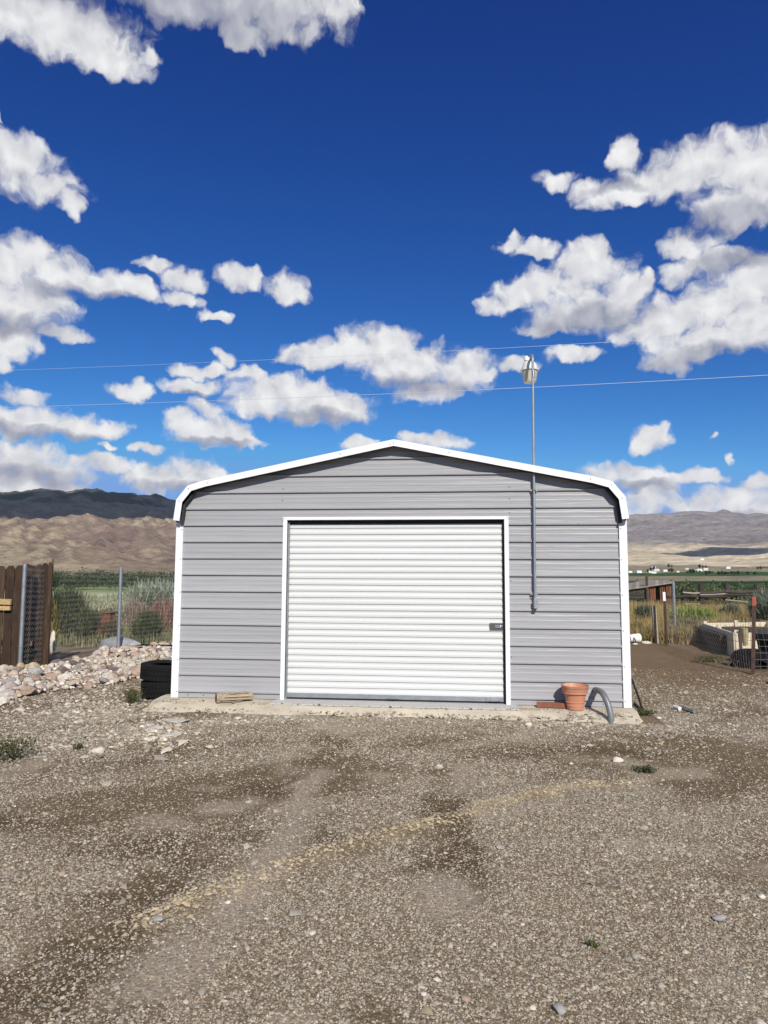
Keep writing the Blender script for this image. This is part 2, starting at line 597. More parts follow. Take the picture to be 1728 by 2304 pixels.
def ground_z(X, Y, fine=True):
    z = np.full(np.shape(X), GZ, float)
    nearw = sstep(30, 14, np.hypot(X, Y))
    if fine:
        z = z + nearw * ((fbm(X, Y, 0.35, 4) - 0.5) * 0.07 + (fbm(X, Y, 2.3, 4, 3) - 0.5) * 0.035)
        d1 = seg_dist(X, Y, SAND[0][0]); z = z + nearw * (0.018 * np.exp(-(d1 / 0.10) ** 2) - 0.010 * np.exp(-((d1 - 0.2) / 0.1) ** 2))
        for pth, w in DAMP[:3]:
            z = z - 0.022 * np.exp(-(seg_dist(X, Y, pth) / w) ** 2)
    # level against the slab
    bx = np.maximum(np.abs(X) - 3.35, 0); by = np.maximum(-0.55 - Y, 0) + np.maximum(Y - 8.3, 0)
    ds = np.hypot(bx, by)
    z = GZ - 0.005 + (z - GZ + 0.005) * sstep(0.0, 0.6, ds)
    z = np.where((np.abs(X) < 3.0) & (Y > -0.35) & (Y < 7.9), -0.25, z)
    z = z + bank(X, Y)
    z = z + nearw * 0
    z = z + far_drop(X, Y) + (fbm(X, Y, 0.06, 3, 9) - 0.5) * 0.5 * sstep(18, 60, np.hypot(X, Y))
    return z


def gz1(x, y):
    return float(ground_z(np.array([float(x)]), np.array([float(y)]))[0])


def axis(lo, hi, step, growth, far):
    a = list(np.arange(lo, hi + 1e-6, step)); up_ = []; p = hi; s = step
    while p < far:
        s *= growth; p += s; up_.append(p)
    dn = []; p = lo; s = step
    while p > -far:
        s *= growth; p -= s; dn.append(p)
    return np.array(dn[::-1] + a + up_)


def streak(X, Y):
    """long uneven streaks along the way the cars turn"""
    a = np.array(SAND[0][0][0]); b = np.array(SAND[0][0][-1]); d = (b - a) / np.linalg.norm(b - a)
    s = (X - a[0]) * d[0] + (Y - a[1]) * d[1]; q = -(X - a[0]) * d[1] + (Y - a[1]) * d[0] - .05 * s * s * .2
    return fbm(s * .35, q * 1.9, 1.0, 5, 41)


def ground_color(X, Y):
    n1 = fbm(X, Y, 0.5, 5, 1); n2 = fbm(X, Y, 2.2, 5, 2); n3 = fbm(X, Y, 9.0, 3, 5)
    def c(r, g, b):
        return np.array([r, g, b])[None, None, :] if np.ndim(X) == 2 else np.array([r, g, b])[None, :]
    def mixc(A, B, w):
        return A * (1 - w[..., None]) + B * w[..., None]
    A = c(0.205, 0.155, 0.098) * np.ones(X.shape + (1,))
    A = mixc(A, c(0.155, 0.110, 0.064), sstep(0.44, 0.62, n1 * 0.3 + n2 * 0.25 + streak(X, Y) * .45))
    A = mixc(A, c(0.34, 0.28, 0.20), sstep(0.55, 0.75, n2) * .8)
    wob = (n2 - 0.5) * 0.34 + (n3 - 0.5) * 0.20
    for pth, w in DAMP:
        d = seg_dist(X, Y, pth) + wob
        A = mixc(A, c(0.100, 0.068, 0.036), sstep(w * 1.3, w * 0.6, d) * (0.35 + 0.65 * sstep(.38, .62, fbm(X, Y, 3.1, 4, 17))) * 0.8)
    for pth, w in PALE:
        d = seg_dist(X, Y, pth) + wob * 0.7
        A = mixc(A, c(0.36, 0.295, 0.22), sstep(w * 1.4, w * 0.3, d) * 0.8)
    for pth, w in SAND:
        d = seg_dist(X, Y, pth) + wob * 0.9
        A = mixc(A, c(0.50, 0.39, 0.24), sstep(w * 1.5, w * 0.2, d) * sstep(0.42, 0.62, n3 * 0.4 + n2 * 0.6) * .75)
    # bare brown soil at the right, behind and beside the garage
    e = sstep(3.2, 4.4, X + wob * 3) * sstep(0.9, 3.4, Y + wob * 4)
    A = mixc(A, c(0.185, 0.125, 0.072), e * 0.85)
    # wild grass and sage land beyond the fences
    r = np.hypot(X - CX, Y - CY)
    gR = sstep(10.6, 12.0, Y + wob * 3) * sstep(2.0, 4.0, X)
    gL = sstep(7.2, 8.6, Y + wob * 3) * sstep(-2.0, -3.0, X)
    A = mixc(A, c(0.33, 0.25, 0.125) * (0.8 + 0.5 * n2)[..., None], gR)
    A = mixc(A, c(0.20, 0.19, 0.105) * (0.8 + 0.5 * n2)[..., None], gL)
    azm = np.arctan2(X - CX, Y - CY) + 0.105
    side = sstep(-0.1, 0.1, azm)
    fl = sstep(35, 60, r)
    B = mixc(c(0.42, 0.43, 0.26) * np.ones(X.shape + (1,)), c(0.24, 0.30, 0.11) * np.ones(X.shape + (1,)), sstep(90, 140, r))
    C_ = mixc(c(0.30, 0.26, 0.13) * np.ones(X.shape + (1,)), c(0.10, 0.14, 0.05) * np.ones(X.shape + (1,)), sstep(90, 160, r))
    A = mixc(A, mixc(B, C_, side) * (0.85 + 0.3 * n1)[..., None], fl)
    return A


def build_ground():
    xs = axis(-8.4, 8.4, 0.07, 1.10, 13000); ys = axis(-8.0, 12.0, 0.07, 1.10, 13000)
    X, Y = np.meshgrid(xs, ys, indexing='ij')
    Z = ground_z(X, Y)
    Cc = ground_color(X, Y)
    V = np.stack([X, Y, Z], -1).reshape(-1, 3)
    nx, ny = X.shape
    i = np.arange((nx - 1) * (ny - 1)); a = (i // (ny - 1)) * ny + i % (ny - 1)
    F = np.stack([a, a + ny, a + ny + 1, a + 1], -1)
    m = mat('soil', attr='col', rough=0.95, var=0.62, scale=46, bump=0.012, bscale=70, spec=0.1, objrand=0)
    o = mesh_np('ground', V, F, m, col=Cc.reshape(-1, 3), smooth=True)
    tag(o, kind='structure')


build_ground()


def stones(n, xy, size, colr, zf, flat=0.6, squash=0.35):
    """n small angular stones as one numpy mesh"""
    base = np.array([[1, 0, -.3], [0, 1, -.3], [-1, 0, -.3], [0, -1, -.3], [0, 0, .8]], float)
    tri = np.array([[0, 1, 4], [1, 2, 4], [2, 3, 4], [3, 0, 4]])
    P = base[None] * (1 + rng.uniform(-0.35, 0.35, (n, 5, 3))) + rng.uniform(-0.3, 0.3, (n, 5, 3))
    P[:, 4, :2] += rng.uniform(-.35, .35, (n, 2))
    P[:, :, 2] *= flat
    P[:, :, 1] *= rng.uniform(0.6, 1.0, n)[:, None]
    th = rng.uniform(0, 2 * math.pi, n); c, s = np.cos(th)[:, None], np.sin(th)[:, None]
    x = P[:, :, 0] * c - P[:, :, 1] * s; y = P[:, :, 0] * s + P[:, :, 1] * c; z = P[:, :, 2]
    ti = rng.normal(0, 0.25, n)[:, None]; z, x = z * np.cos(ti) + x * np.sin(ti), x * np.cos(ti) - z * np.sin(ti)
    V = np.stack([x, y, z], -1) * size[:, None, None]
    V[:, :, 0] += xy[:, 0:1]; V[:, :, 1] += xy[:, 1:2]
    V[:, :, 2] += zf[:, None] + (size * flat * squash)[:, None]
    F = tri[None] + 5 * np.arange(n)[:, None, None]
    C_ = np.repeat(colr[:, None, :], 5, 1)
    return V.reshape(-1, 3), F.reshape(-1, 3), C_.reshape(-1, 3)


def pick_colors(n):
    pal = np.array([[.31, .285, .25], [.37, .345, .31], [.235, .212, .185], [.16, .138, .112], [.42, .39, .345], [.52, .485, .43], [.27, .225, .16], [.27, .19, .14], [.21, .20, .185], [.38, .31, .21]])
    w = np.array([.26, .20, .19, .14, .075, .018, .05, .02, .045, .015]); w /= w.sum()
    c = pal[rng.choice(len(pal), n, p=w)]
    c = c * .78 + np.array([.29, .262, .222]) * .22
    return c * rng.uniform(0.82, 1.18, (n, 1)) * np.array([1.25, 1.19, 1.06])


def bare(X, Y):
    """how bare of gravel the soil is, 0..1"""
    n2 = fbm(X, Y, 2.2, 5, 2); n3 = fbm(X, Y, 9.0, 3, 5); n1 = fbm(X, Y, 0.5, 5, 1)
    wob = (n2 - 0.5) * 0.22 + (n3 - 0.5) * 0.12
    b = sstep(0.46, 0.64, n1 * 0.3 + n2 * 0.25 + streak(X, Y) * .45) * 0.85
    for lst, k in ((DAMP, 0.55), (PALE, 0.62), (SAND, 0.8)):
        for pth, w in lst:
            b = np.maximum(b, sstep(w * 1.4, w * 0.4, seg_dist(X, Y, pth) + wob) * k)
    b = np.maximum(b, sstep(3.2, 4.4, X + wob * 3) * sstep(0.9, 3.4, Y + wob * 4) * 0.9)
    return b


def build_gravel():
    # where the camera sees gravel; finer close by, coarser and sparser further off
    Vs, Fs, Cs, off = [], [], [], 0
    for (r0, r1, dens, smed) in ((2.3, 4.2, 10500, 0.0052), (4.2, 6.5, 6600, 0.0061), (6.5, 10.2, 3400, 0.0076), (10.2, 15.0, 700, 0.012)):
        ang = 0.62
        area = ang * (r1 * r1 - r0 * r0)
        n = int(area * dens)
        r = np.sqrt(rng.uniform(r0 * r0, r1 * r1, n)); a = rng.uniform(-ang, ang, n) + YAW
        X = CX + r * np.sin(a); Y = CY + r * np.cos(a)
        # the rest of the yard, to either side of the picture, more sparsely
        n3 = int(0.33 * n * 0.7); r3 = np.sqrt(rng.uniform(r0 * r0, r1 * r1, n3)); a3 = rng.uniform(ang, 1.08, n3) * rng.choice([-1, 1], n3) + YAW
        X = np.append(X, CX + r3 * np.sin(a3)); Y = np.append(Y, CY + r3 * np.cos(a3)); n = len(X)
        keep = rng.random(n) > bare(X, Y) * 0.93
        keep &= ~((np.abs(X) < 3.33) & (Y > -0.62) & (Y < 8.2)) & (Y < 9.5)
        X, Y = X[keep], Y[keep]; n = len(X)
        size = smed * np.exp(rng.normal(0, 0.36, n))
        big = rng.random(n) < 0.006
        size = np.where(big, size * rng.uniform(1.8, 3.2, n), size)
        V, F, C_ = stones(n, np.stack([X, Y], -1), size, pick_colors(n), ground_z(X, Y))
        Vs.append(V); Fs.append(F + off); Cs.append(C_); off += len(V)
    # crumbled pale clods on the sandy ridge
    for pth, w in SAND:
        P = np.array(pth); n = 1300
        k = rng.integers(0, len(P) - 1, n); tt = rng.random((n, 1))
        xy = P[k] * (1 - tt) + P[k + 1] * tt + rng.normal(0, w * 0.55, (n, 2))
        c = np.array([.50, .40, .25])[None] * rng.uniform(0.7, 1.2, (n, 1))
        V, F, C_ = stones(n, xy, np.minimum(.022, 0.0105 * np.exp(rng.normal(0, 0.45, n))), c, ground_z(xy[:, 0], xy[:, 1]), flat=0.45)
        Vs.append(V); Fs.append(F + off); Cs.append(C_); off += len(V)
    # rubble in front of the cobble bed and beside the slab
    for (px, py, sx, sy, n, sm, br) in ((200, 1590, 190, 40, 1500, 0.020, 1.25), (370, 1650, 70, 30, 260, 0.026, 1.45), (1500, 1640, 160, 40, 500, 0.018, 1.1), (150, 1660, 200, 40, 900, 0.016, 1.2),
                                        (600, 1622, 220, 8, 260, 0.018, 1.3), (1250, 1628, 120, 8, 180, 0.02, 1.3)):
        q = np.stack([rng.normal(px, sx * 0.6, n), rng.normal(py, sy * 0.6, n)], -1)
        xy = np.array([gnd(a, b)[:2] for a, b in q])
        ok = ~((np.abs(xy[:, 0]) < 3.33) & (xy[:, 1] > -0.6)); xy = xy[ok]; m_ = len(xy)
        V, F, C_ = stones(m_, xy, sm * np.exp(rng.normal(0, 0.45, m_)), pick_colors(m_) * br, ground_z(xy[:, 0], xy[:, 1]), flat=0.5)
        Vs.append(V); Fs.append(F + off); Cs.append(C_); off += len(V)
    m = mat('gravel', attr='col', rough=0.9, var=0.18, scale=90, spec=0.15, objrand=0)
    o = mesh_np('gravel', np.concatenate(Vs), np.concatenate(Fs), m, col=np.concatenate(Cs))
    tag(o, 'loose grey and tan gravel spread over the dirt yard', 'gravel', kind='stuff')
    return sum(len(f) for f in Fs)


print('gravel tris', build_gravel())


# ------------------------------------------------------------------ hills
def build_hills():
    az = np.arange(-62, 62.01, 0.21) * math.pi / 180
    r = np.concatenate([np.linspace(430, 1500, 40), np.linspace(1520, 9500, 270)])
    A, R_ = np.meshgrid(az, r, indexing='ij')
    X = CX + R_ * np.sin(A + YAW); Y = CY + R_ * np.cos(A + YAW)
    side = sstep(-0.10, 0.18, A)
    left = np.interp(R_, [430, 900, 1400, 2000, 2600, 3200, 3800, 4600, 5400, 6300, 7500, 9500], [-60, -12, 2, 22, 62, 92, 100, 126, 148, 158, 140, 80])
    right = np.interp(R_, [430, 900, 1300, 1700, 2200, 2800, 3600, 4400, 5200, 6000, 7000, 8000, 9500], [-70, -3, 10, 24, 34, 46, 66, 80, 92, 106, 124, 130, 90])
    ele = left * (1 - side) + right * side
    u, v = X / 1000, Y / 1000
    big = ridged(u, v, 0.62, 5, 2) - 0.62
    mid = ridged(u, v, 1.7, 5, 6) - 0.62
    small = ridged(u, v, 5.0, 4, 11) - 0.62
    ramp = sstep(1500, 3200, R_)
    ampl = np.interp(R_, [430, 1500, 2300, 3200, 5000, 7000], [0, 4, 26, 48, 62, 62])
    ampr = np.interp(R_, [430, 2500, 3500, 4500, 6000, 8000], [0, 3, 10, 26, 44, 44])
    amp = ampl * (1 - side) + ampr * side
    spur = ridged(A * 15 + .9 * (fbm(u, v, 1.1, 3, 51) - .5) * 6, R_ / 1500, 1.0, 4, 33) - .62
    gul = ridged(A * 46 + (fbm(u, v, 1.6, 3, 57) - .5) * 9, R_ / 900, 1.0, 3, 37) - .62
    ele = ele + (1 - .6 * side) * np.interp(R_, [1300, 2000, 2900, 4200, 5200], [0, 16, 30, 30, 14]) * (spur * 1.2 + gul * .45)
    ele = ele + amp * (big * 1.15 + mid * (1.15 - .55 * side) * (1 - .45 * sstep(4000, 5000, R_)) + small * (.50 - .30 * side) * (1 - .75 * sstep(3800, 4800, R_)))
    # the skyline of the left ridge dips at the picture's edge and by the garage
    px = 864 + 1600 * np.tan(np.clip(A, -1.2, 1.2))
    sky_l = np.interp(px, [-600, 0, 90, 170, 290, 390, 520], [-6, -4, 8, 8, 14, 6, -6])
    ele = ele + sky_l * sstep(4300, 5600, R_) * (1 - side)
    Z = CP[2] + R_ * ele / 1600.0
    V = np.stack([X, Y, Z], -1).reshape(-1, 3)
    nx, ny = X.shape
    i = np.arange((nx - 1) * (ny - 1)); a = (i // (ny - 1)) * ny + i % (ny - 1)
    F = np.stack([a, a + 1, a + ny + 1, a + ny], -1)
    # colours of grass, rock, soil and timber
    n1 = fbm(u, v, 2.6, 5, 4); n2 = fbm(u, v, 9, 4, 8); n0 = fbm(u, v, 0.9, 4, 14)
    one = np.ones(X.shape + (1,))
    def c(r_, g_, b_):
        return np.array([r_, g_, b_])[None, None] * one
    def mx(P, Q, w):
        return P * (1 - w[..., None]) + Q * w[..., None]
    L = mx(c(.245, .195, .145), c(.20, .145, .125), sstep(.42, .62, n1))
    L = mx(L, c(.33, .275, .19), sstep(.56, .72, fbm(u, v, 4.5, 4, 21)))
    L = mx(L, c(.15, .115, .095), sstep(.58, .70, n2) * .7)
    L = mx(L, c(.36, .30, .21), sstep(.10, .26, spur) * .8)
    L = mx(L, c(.17, .125, .11), sstep(-.02, -.2, gul) * .6)
    L = mx(L, c(.36, .235, .18), sstep(2500, 1900, R_) * sstep(.50, .66, n1 * .5 + n2 * .5))
    L = mx(L, c(.22, .20, .15), sstep(4300, 5200, R_))
    tim = sstep(.50, .60, n1 * .6 + n2 * .4 + 0.10 * sstep(5000, 6200, R_)) * sstep(4600, 5400, R_)
    L = mx(L, c(.035, .050, .035), tim * .9)
    Rr = mx(c(.215, .19, .175), c(.175, .155, .15), sstep(.45, .62, n1))
    Rr = mx(Rr, c(.27, .235, .19), sstep(.56, .70, n2) * .6)
    straw = sstep(4500, 3700, R_ + (n1 - .5) * 1500)
    Rr = mx(Rr, mx(c(.68, .575, .40), c(.56, .46, .315), sstep(.45, .65, fbm(u * .35, v * 3, 3.0, 4, 5))), straw)
    stripe = fbm(u * .25, v, 6.5, 2, 31)
    green = sstep(2150, 1950, R_ + (n0 - .5) * 300)
    G = mx(c(.060, .115, .048), c(.30, .26, .17), sstep(.54, .60, stripe))
    G = mx(G, c(.035, .072, .035), sstep(.40, .34, stripe))
    Rr = mx(Rr, G, green)
    Lg = sstep(1500, 1200, R_)
    L = mx(L, c(.10, .15, .06), Lg)
    L = L * np.array([1.16, 1.12, 1.05]); Rr = Rr * (1 + .30 * (1 - straw[..., None]))
    Cc = mx(L, Rr, side)
    m = bpy.data.materials.new('hillside'); m.use_nodes = True
    t = NT(m.node_tree); bs = t.n['Principled BSDF']
    at_ = t.node('ShaderNodeAttribute'); at_.attribute_name = 'col'
    tc = t.node('ShaderNodeTexCoord')
    nn = t.noise(tc.outputs['Object'], 0.022, 6, 0.65)
    f = t.math('MULTIPLY', t.mapr(nn, .3, .7, .70, 1.30, False), t.mapr(t.noise(tc.outputs['Object'], 0.05, 5, 0.7), .56, .66, 1.0, .62))
    cb = t.node('ShaderNodeCombineXYZ')
    for k in range(3):
        t.l.new(f, cb.inputs[k])
    t.l.new(t.mix(1.0, at_.outputs['Color'], cb.outputs[0], 'MULTIPLY'), bs.inputs['Base Color'])
    bs.inputs['Roughness'].default_value = 1.0; bs.inputs['Specular IOR Level'].default_value = 0.0
    bn = t.node('ShaderNodeBump'); bn.inputs['Distance'].default_value = 45.0; bn.inputs['Strength'].default_value = 1.0
    t.l.new(t.noise(tc.outputs['Object'], 0.0065, 9, 0.66), bn.inputs['Height']); t.l.new(bn.outputs[0], bs.inputs['Normal'])
    o = mesh_np('hills', V, F[:, ::-1], m, col=Cc.reshape(-1, 3), smooth=True)
    tag(o, kind='structure')
    return X, Y, Z, A, R_, ele


HX, HY, HZ, HA, HR, HE = build_hills()


def hill_point(px, r):
    """point of the hill surface in the direction of picture column px at distance r"""
    a = math.atan((px - 864) / 1600.0)
    i = int(np.argmin(np.abs(HA[:, 0] - a))); j = int(np.argmin(np.abs(HR[0] - r)))
    return np.array([HX[i, j], HY[i, j], HZ[i, j]])


# high clouds that shade the hills (above the picture)
def cloud(name, label, px, r, half, h, n, alt=3000.0):
    P = hill_point(px, r)
    t_ = (alt - P[2]) / SDIR.z
    c = P + np.array(SDIR) * t_
    vs, fs = [], []
    ico = bpy.data.meshes.new('tmp'); import bmesh
    bm = bmesh.new(); bmesh.ops.create_icosphere(bm, subdivisions=3, radius=1.0); bm.to_mesh(ico); bm.free()
    B = np.array([v.co[:] for v in ico.vertices]); T = np.array([p.vertices[:] for p in ico.polygons]); bpy.data.meshes.remove(ico)
    dirx = np.array([math.cos(0.5), math.sin(0.5), 0])
    diry = np.array([-dirx[1], dirx[0], 0]); off = 0
    for k in range(n):
        q = np.array([rng.uniform(-1, 1), rng.uniform(-1, 1)])
        rad = h * rng.uniform(.55, 1.1) * (1.15 - 0.5 * np.linalg.norm(q) / 1.4)
        cc = c + dirx * q[0] * half[0] + diry * q[1] * half[1] + np.array([0, 0, rng.uniform(-.1, .5) * h])
        W = B * (1 + 0.18 * (fbm(B[:, 0] + k * 3.1, B[:, 1] + B[:, 2] * 1.7, 1.8, 4)[:, None] - .5) * 2)
        W = W * rad * np.array([1.15, 1.0, .62]); W[:, 2] = np.maximum(W[:, 2], -.25 * rad)
        vs.append(W + cc); fs.append(T + off); off += len(B)
    m = mat('cloud_vapour', (0.9, 0.9, 0.9), rough=1, var=0.02, scale=.002, spec=0, objrand=0, trans=.3)
    o = mesh_np(name, np.concatenate(vs), np.concatenate(fs), m, smooth=True)
    tag(o, label, 'cloud')


cloud('cloud', 'broad white cumulus cloud overhead that shades the forested ridge', 190, 5050, (1100, 560), 430, 40)
cloud('cloud', 'small white cumulus cloud overhead that shades the straw-coloured slope', 1650, 3300, (260, 110), 150, 7)

# ------------------------------------------------------------------ materials of the garage
M_SIDING = mat('grey_painted_steel', (0.335, 0.332, 0.335), rough=0.40, var=0.07, scale=1.6, stretch=(0.5, 1, 6), spec=0.4, objrand=0.04, bump=.010, bscale=1.7)
M_WHITE = mat('white_painted_steel', (0.76, 0.76, 0.77), rough=0.40, var=0.02, scale=2.0, spec=0.4, objrand=0.01)
M_DOOR = mat('white_door_steel', (0.60, 0.61, 0.585), rough=0.38, var=0.03, scale=1.5, stretch=(0.4, 1, 5), spec=0.4, objrand=0.02)
M_SHADESTEEL = mat('shade_dark_steel', (0.03, 0.029, 0.028), rough=0.7, var=0.2, scale=3)  # near-black colour carries the shade under the roof and inside the opening
M_GALV = mat('galvanised_steel', (0.40, 0.415, 0.43), rough=0.40, var=0.18, scale=9, metal=0.75, spec=0.5, objrand=0.04)
M_GALVDULL = mat('weathered_galvanised_pipe', (0.30, 0.325, 0.34), rough=0.5, var=0.2, scale=7, metal=0.55, spec=0.5, objrand=0.04)
M_SCREW = mat('screw_head', (0.10, 0.10, 0.10), rough=0.5, var=0.1, metal=0.4)
M_BLACK = mat('black_plastic', (0.014, 0.014, 0.015), rough=0.55, var=0.25, scale=9, spec=0.3)
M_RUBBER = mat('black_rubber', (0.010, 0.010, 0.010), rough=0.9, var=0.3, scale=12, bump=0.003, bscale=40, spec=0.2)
M_CONC = mat('concrete', (0.52, 0.455, 0.345), rough=0.92, var=0.22, scale=3.5, bump=0.006, bscale=26, spec=0.15, second=(0.31, 0.25, 0.18), sfac=(0.56, 0.70), sscale=3.1, objrand=0.03)
M_CONC2 = mat('pale_concrete', (0.44, 0.43, 0.40), rough=0.9, var=0.10, scale=2.5, bump=0.003, bscale=30, spec=0.15, second=(0.34, 0.30, 0.24), sfac=(0.58, 0.72), sscale=1.6, objrand=0.03)

garage = thing('garage', 'grey ribbed metal garage with white trim and a white roll-up door', 'garage', (0, 0, 0))

Z0, PITCH = 0.0772, 0.2286
XL, XR = -3.0, 3.0
DL, DR, DT = -1.52, 1.512, 2.45        # edges of the siding around the door opening
ROOF = [(3.07, 2.437), (3.036, 2.720), (2.878, 2.918), (2.646, 2.987), (0.0, 3.524)]   # outer line of the roof, right half


def roof_in(z, drop=0.06):
    """half width of the gable wall at height z"""
    pts = [(x - 0.055, zz - drop) for x, zz in ROOF[:-1]] + [(0.0, ROOF[-1][1] - drop)]
    if z <= pts[0][1]:
        return 3.0
    for (a, b) in zip(pts[:-1], pts[1:]):
        if a[1] <= z <= b[1]:
            k = (z - a[1]) / (b[1] - a[1])
            return min(3.0, a[0] + (b[0] - a[0]) * k)
    return 0.0


def rib_profile(z):
    return [(0.0, z), (-0.026, z + 0.003), (-0.027, z + 0.022), (-0.001, z + 0.040), (0.0, z + 0.085), (-0.0016, z + 0.092), (-0.0016, z + 0.110), (0.0, z + 0.117),
            (0.0, z + 0.150), (-0.0016, z + 0.157), (-0.0016, z + 0.175), (0.0, z + 0.182), (0.0, z + PITCH)]


def interp_prof(prof, z):
    for (a, b) in zip(prof[:-1], prof[1:]):
        if a[1] <= z <= b[1]:
            k = (z - a[1]) / max(1e-9, b[1] - a[1]); return a[0] + (b[0] - a[0]) * k
    return prof[-1][0]


def weld(mb):
    """one notched panel over the door: the upper strip shares its lower corners with the two legs"""
    key = {}; remap = []; vs = []
    for p in mb.v:
        k = tuple(round(c, 4) for c in p)
        if k not in key:
            key[k] = len(vs); vs.append(p)
        remap.append(key[k])
    mb.v = vs; mb.f = [tuple(remap[i] for i in f) for f in mb.f]


def siding(prof):
    top = ROOF[-1][1] - 0.062
    def strip(pr, lo, hi, mb=None):
        new = mb is None
        if new:
            mb = MB()
        rows = []
        for (y, z) in pr:
            x0 = max(lo, -roof_in(z)); x1 = min(hi, roof_in(z))
            rows.append([(x0, y, z), (x0 + (x1 - x0) * .5, y, z), (x1, y, z)])
        mb.sheet(rows)
        if new:
            mb.build('siding_panel', M_SIDING, garage)
    pr = [p for p in prof if p[1] < top]
    if len(pr) < len(prof):
        pr.append((interp_prof(prof, top), top))
    cuts = sorted({2.377, 2.66, 2.858, 2.927} | set())
    for zc in cuts:
        if pr[0][1] + .002 < zc < pr[-1][1] - .002:
            pr = sorted(pr + [(interp_prof(pr, zc), zc)], key=lambda p: p[1])
    if pr[-1][1] <= DT + 1e-6:
        strip(pr, XL, DL); strip(pr, DR, XR)
    elif pr[0][1] >= DT:
        strip(pr, XL, XR)
    else:
        yc = interp_prof(pr, DT)
        lo = [p for p in pr if p[1] < DT] + [(yc, DT)]; hi = [(yc, DT)] + [p for p in pr if p[1] > DT]
        mb = MB(); strip(lo, XL, DL, mb); strip(lo, DR, XR, mb); strip(hi, XL, XR, mb); weld(mb)
        mb.build('siding_panel', M_SIDING, garage)


siding([(0, 0.004), (0, Z0)])
for k in range(15):
    if Z0 + PITCH * k < 3.44:
        siding(rib_profile(Z0 + PITCH * k))

# side and back walls, with the same ribs
for sx in (-1, 1):
    for k in range(11):
        mb = MB(); z = Z0 + PITCH * k if k else 0.004
        pr = rib_profile(Z0 + PITCH * k)[:5] + [(0, Z0 + PITCH * (k + 1))]
        if k == 0:
            pr = [(0, 0.004)] + pr
        mb.sheet([[(sx * (3.035 + -y), yy, zz) for yy in (0.04, 3.7, 7.4)][::sx] for (y, zz) in pr])
        mb.build('side_panel', M_SIDING, garage)
mb = MB()
mb.add([(-3.03, 7.42, 0), (3.03, 7.42, 0)] + [(x - .05, 7.42, z - .05) for x, z in ROOF] + [(-x + .05, 7.42, z - .05) for x, z in ROOF[:-1][::-1]], [tuple(range(11))[:2] + tuple(range(2, 11))])
mb.build('back_wall', M_SIDING, garage)

# roof sheet with its rounded eaves
ring = [(x, z) for x, z in ROOF] + [(-x, z) for x, z in ROOF[:-1][::-1]]
mb = MB()
inner = [(x * (1 - 0.010), z - 0.022) for x, z in ring]
ysr = [-0.145, 2.5, 5.0, 7.55]
mb.sheet([[(x, y, z - .004) for y in ysr] for x, z in ring])
mb.build('roof', M_WHITE, garage)
mb = MB(); mb.sheet([[(x, y, z) for y in ysr] for x, z in inner][::-1]); mb.build('roof_underside_shade', M_SHADESTEEL, garage)  # underside sheet coloured near black to carry the eave shade
# tube frame rafter under the overhang
mb = MB(); mb.tube([(x * .972, -0.055, z - .055) for x, z in ring], 0.025, 6); mb.build('rafter', M_SHADESTEEL, garage)


def trim_piece(pts, h, name='roof_trim', y0=-0.150):
    """white fascia: a face plate with a small return lip, along pts (outer line)"""
    o_in = []
    n = len(pts)
    for i, (x, z) in enumerate(pts):
        a = np.array(pts[max(0, i - 1)]); b = np.array(pts[min(n - 1, i + 1)])
        def nrm(p, q):
            d = np.array(q) - np.array(p); d /= np.linalg.norm(d); return np.array([d[1], -d[0]])
        if i == 0:
            nn = nrm(pts[0], pts[1])
        elif i == n - 1:
            nn = nrm(pts[-2], pts[-1])
        else:
            n1, n2 = nrm(pts[i - 1], pts[i]), nrm(pts[i], pts[i + 1]); nn = n1 + n2; nn = nn / (np.linalg.norm(nn) ** 2) * 2
        o_in.append((x + nn[0] * h, z + nn[1] * h))
    mb = MB()
    A = [(x, y0, z) for x, z in pts]; B = [(x, y0, z) for x, z in o_in]
    A2 = [(x, y0 + .05, z) for x, z in pts]; B2 = [(x, y0 + .014, z) for x, z in o_in]
    mb.sheet([A2, A, B, B2])
    o = mb.build(name, M_WHITE, garage)
    return o, o_in


def screws(pts, parent, n=6, r=0.0075):
    for p in pts:
        mb = MB(); mb.lathe([(r, 0), (r * .9, .003), (r * .5, .005), (0, .0052)], p, 6, R=rotx(math.pi / 2))
        mb.build('screw', M_SCREW, parent)


Lh = [(-x, z) for x, z in ROOF]
# left slope, left corner bends, right slope, right corner bends
oL, inL = trim_piece([(-3.073, 2.435), (-3.039, 2.722), (-2.880, 2.921), (-2.646, 2.990), (-0.66, 3.393)], 0.088)
oM, inM = trim_piece([(-0.70, 3.3855), (0.0, 3.527), (1.35, 3.2535)], 0.088, y0=-0.153)
oR, inR = trim_piece([(1.30, 3.263), (2.646, 2.990), (2.880, 2.921), (3.039, 2.722), (3.077, 2.435)], 0.088)
screws([(-2.60, -.151, 2.955), (-2.868, -.151, 2.875), (-2.995, -.151, 2.70), (-0.73, -.154, 3.336)], oL)
screws([(0, -.154, 3.475), (0.75, -.154, 3.330), (-0.05, -.154, 3.46)], oM)
screws([(2.60, -.151, 2.955), (2.868, -.151, 2.875), (2.995, -.151, 2.70)], oR)

# corner trims
for sx, nm in ((-1, 'corner_trim'), (1, 'corner_trim')):
    mb = MB()
    xo, xi = sx * 3.072, sx * 2.972
    pr = [(xi, -0.002), (xi, -0.033), (xo, -0.033), (xo, 0.09)]
    rows = [[(x, y, 0.003) for x, y in pr], [(x, y, 1.2) for x, y in pr], [(x, y, 2.462) for x, y in pr]]
    if sx < 0:
        rows = rows[::-1]
    mb.sheet(rows)
    o = mb.build(nm, M_WHITE, garage)
    screws([(sx * 2.99, -.034, z) for z in (0.085, 0.52, 0.98, 1.44, 1.90, 2.31)], o)
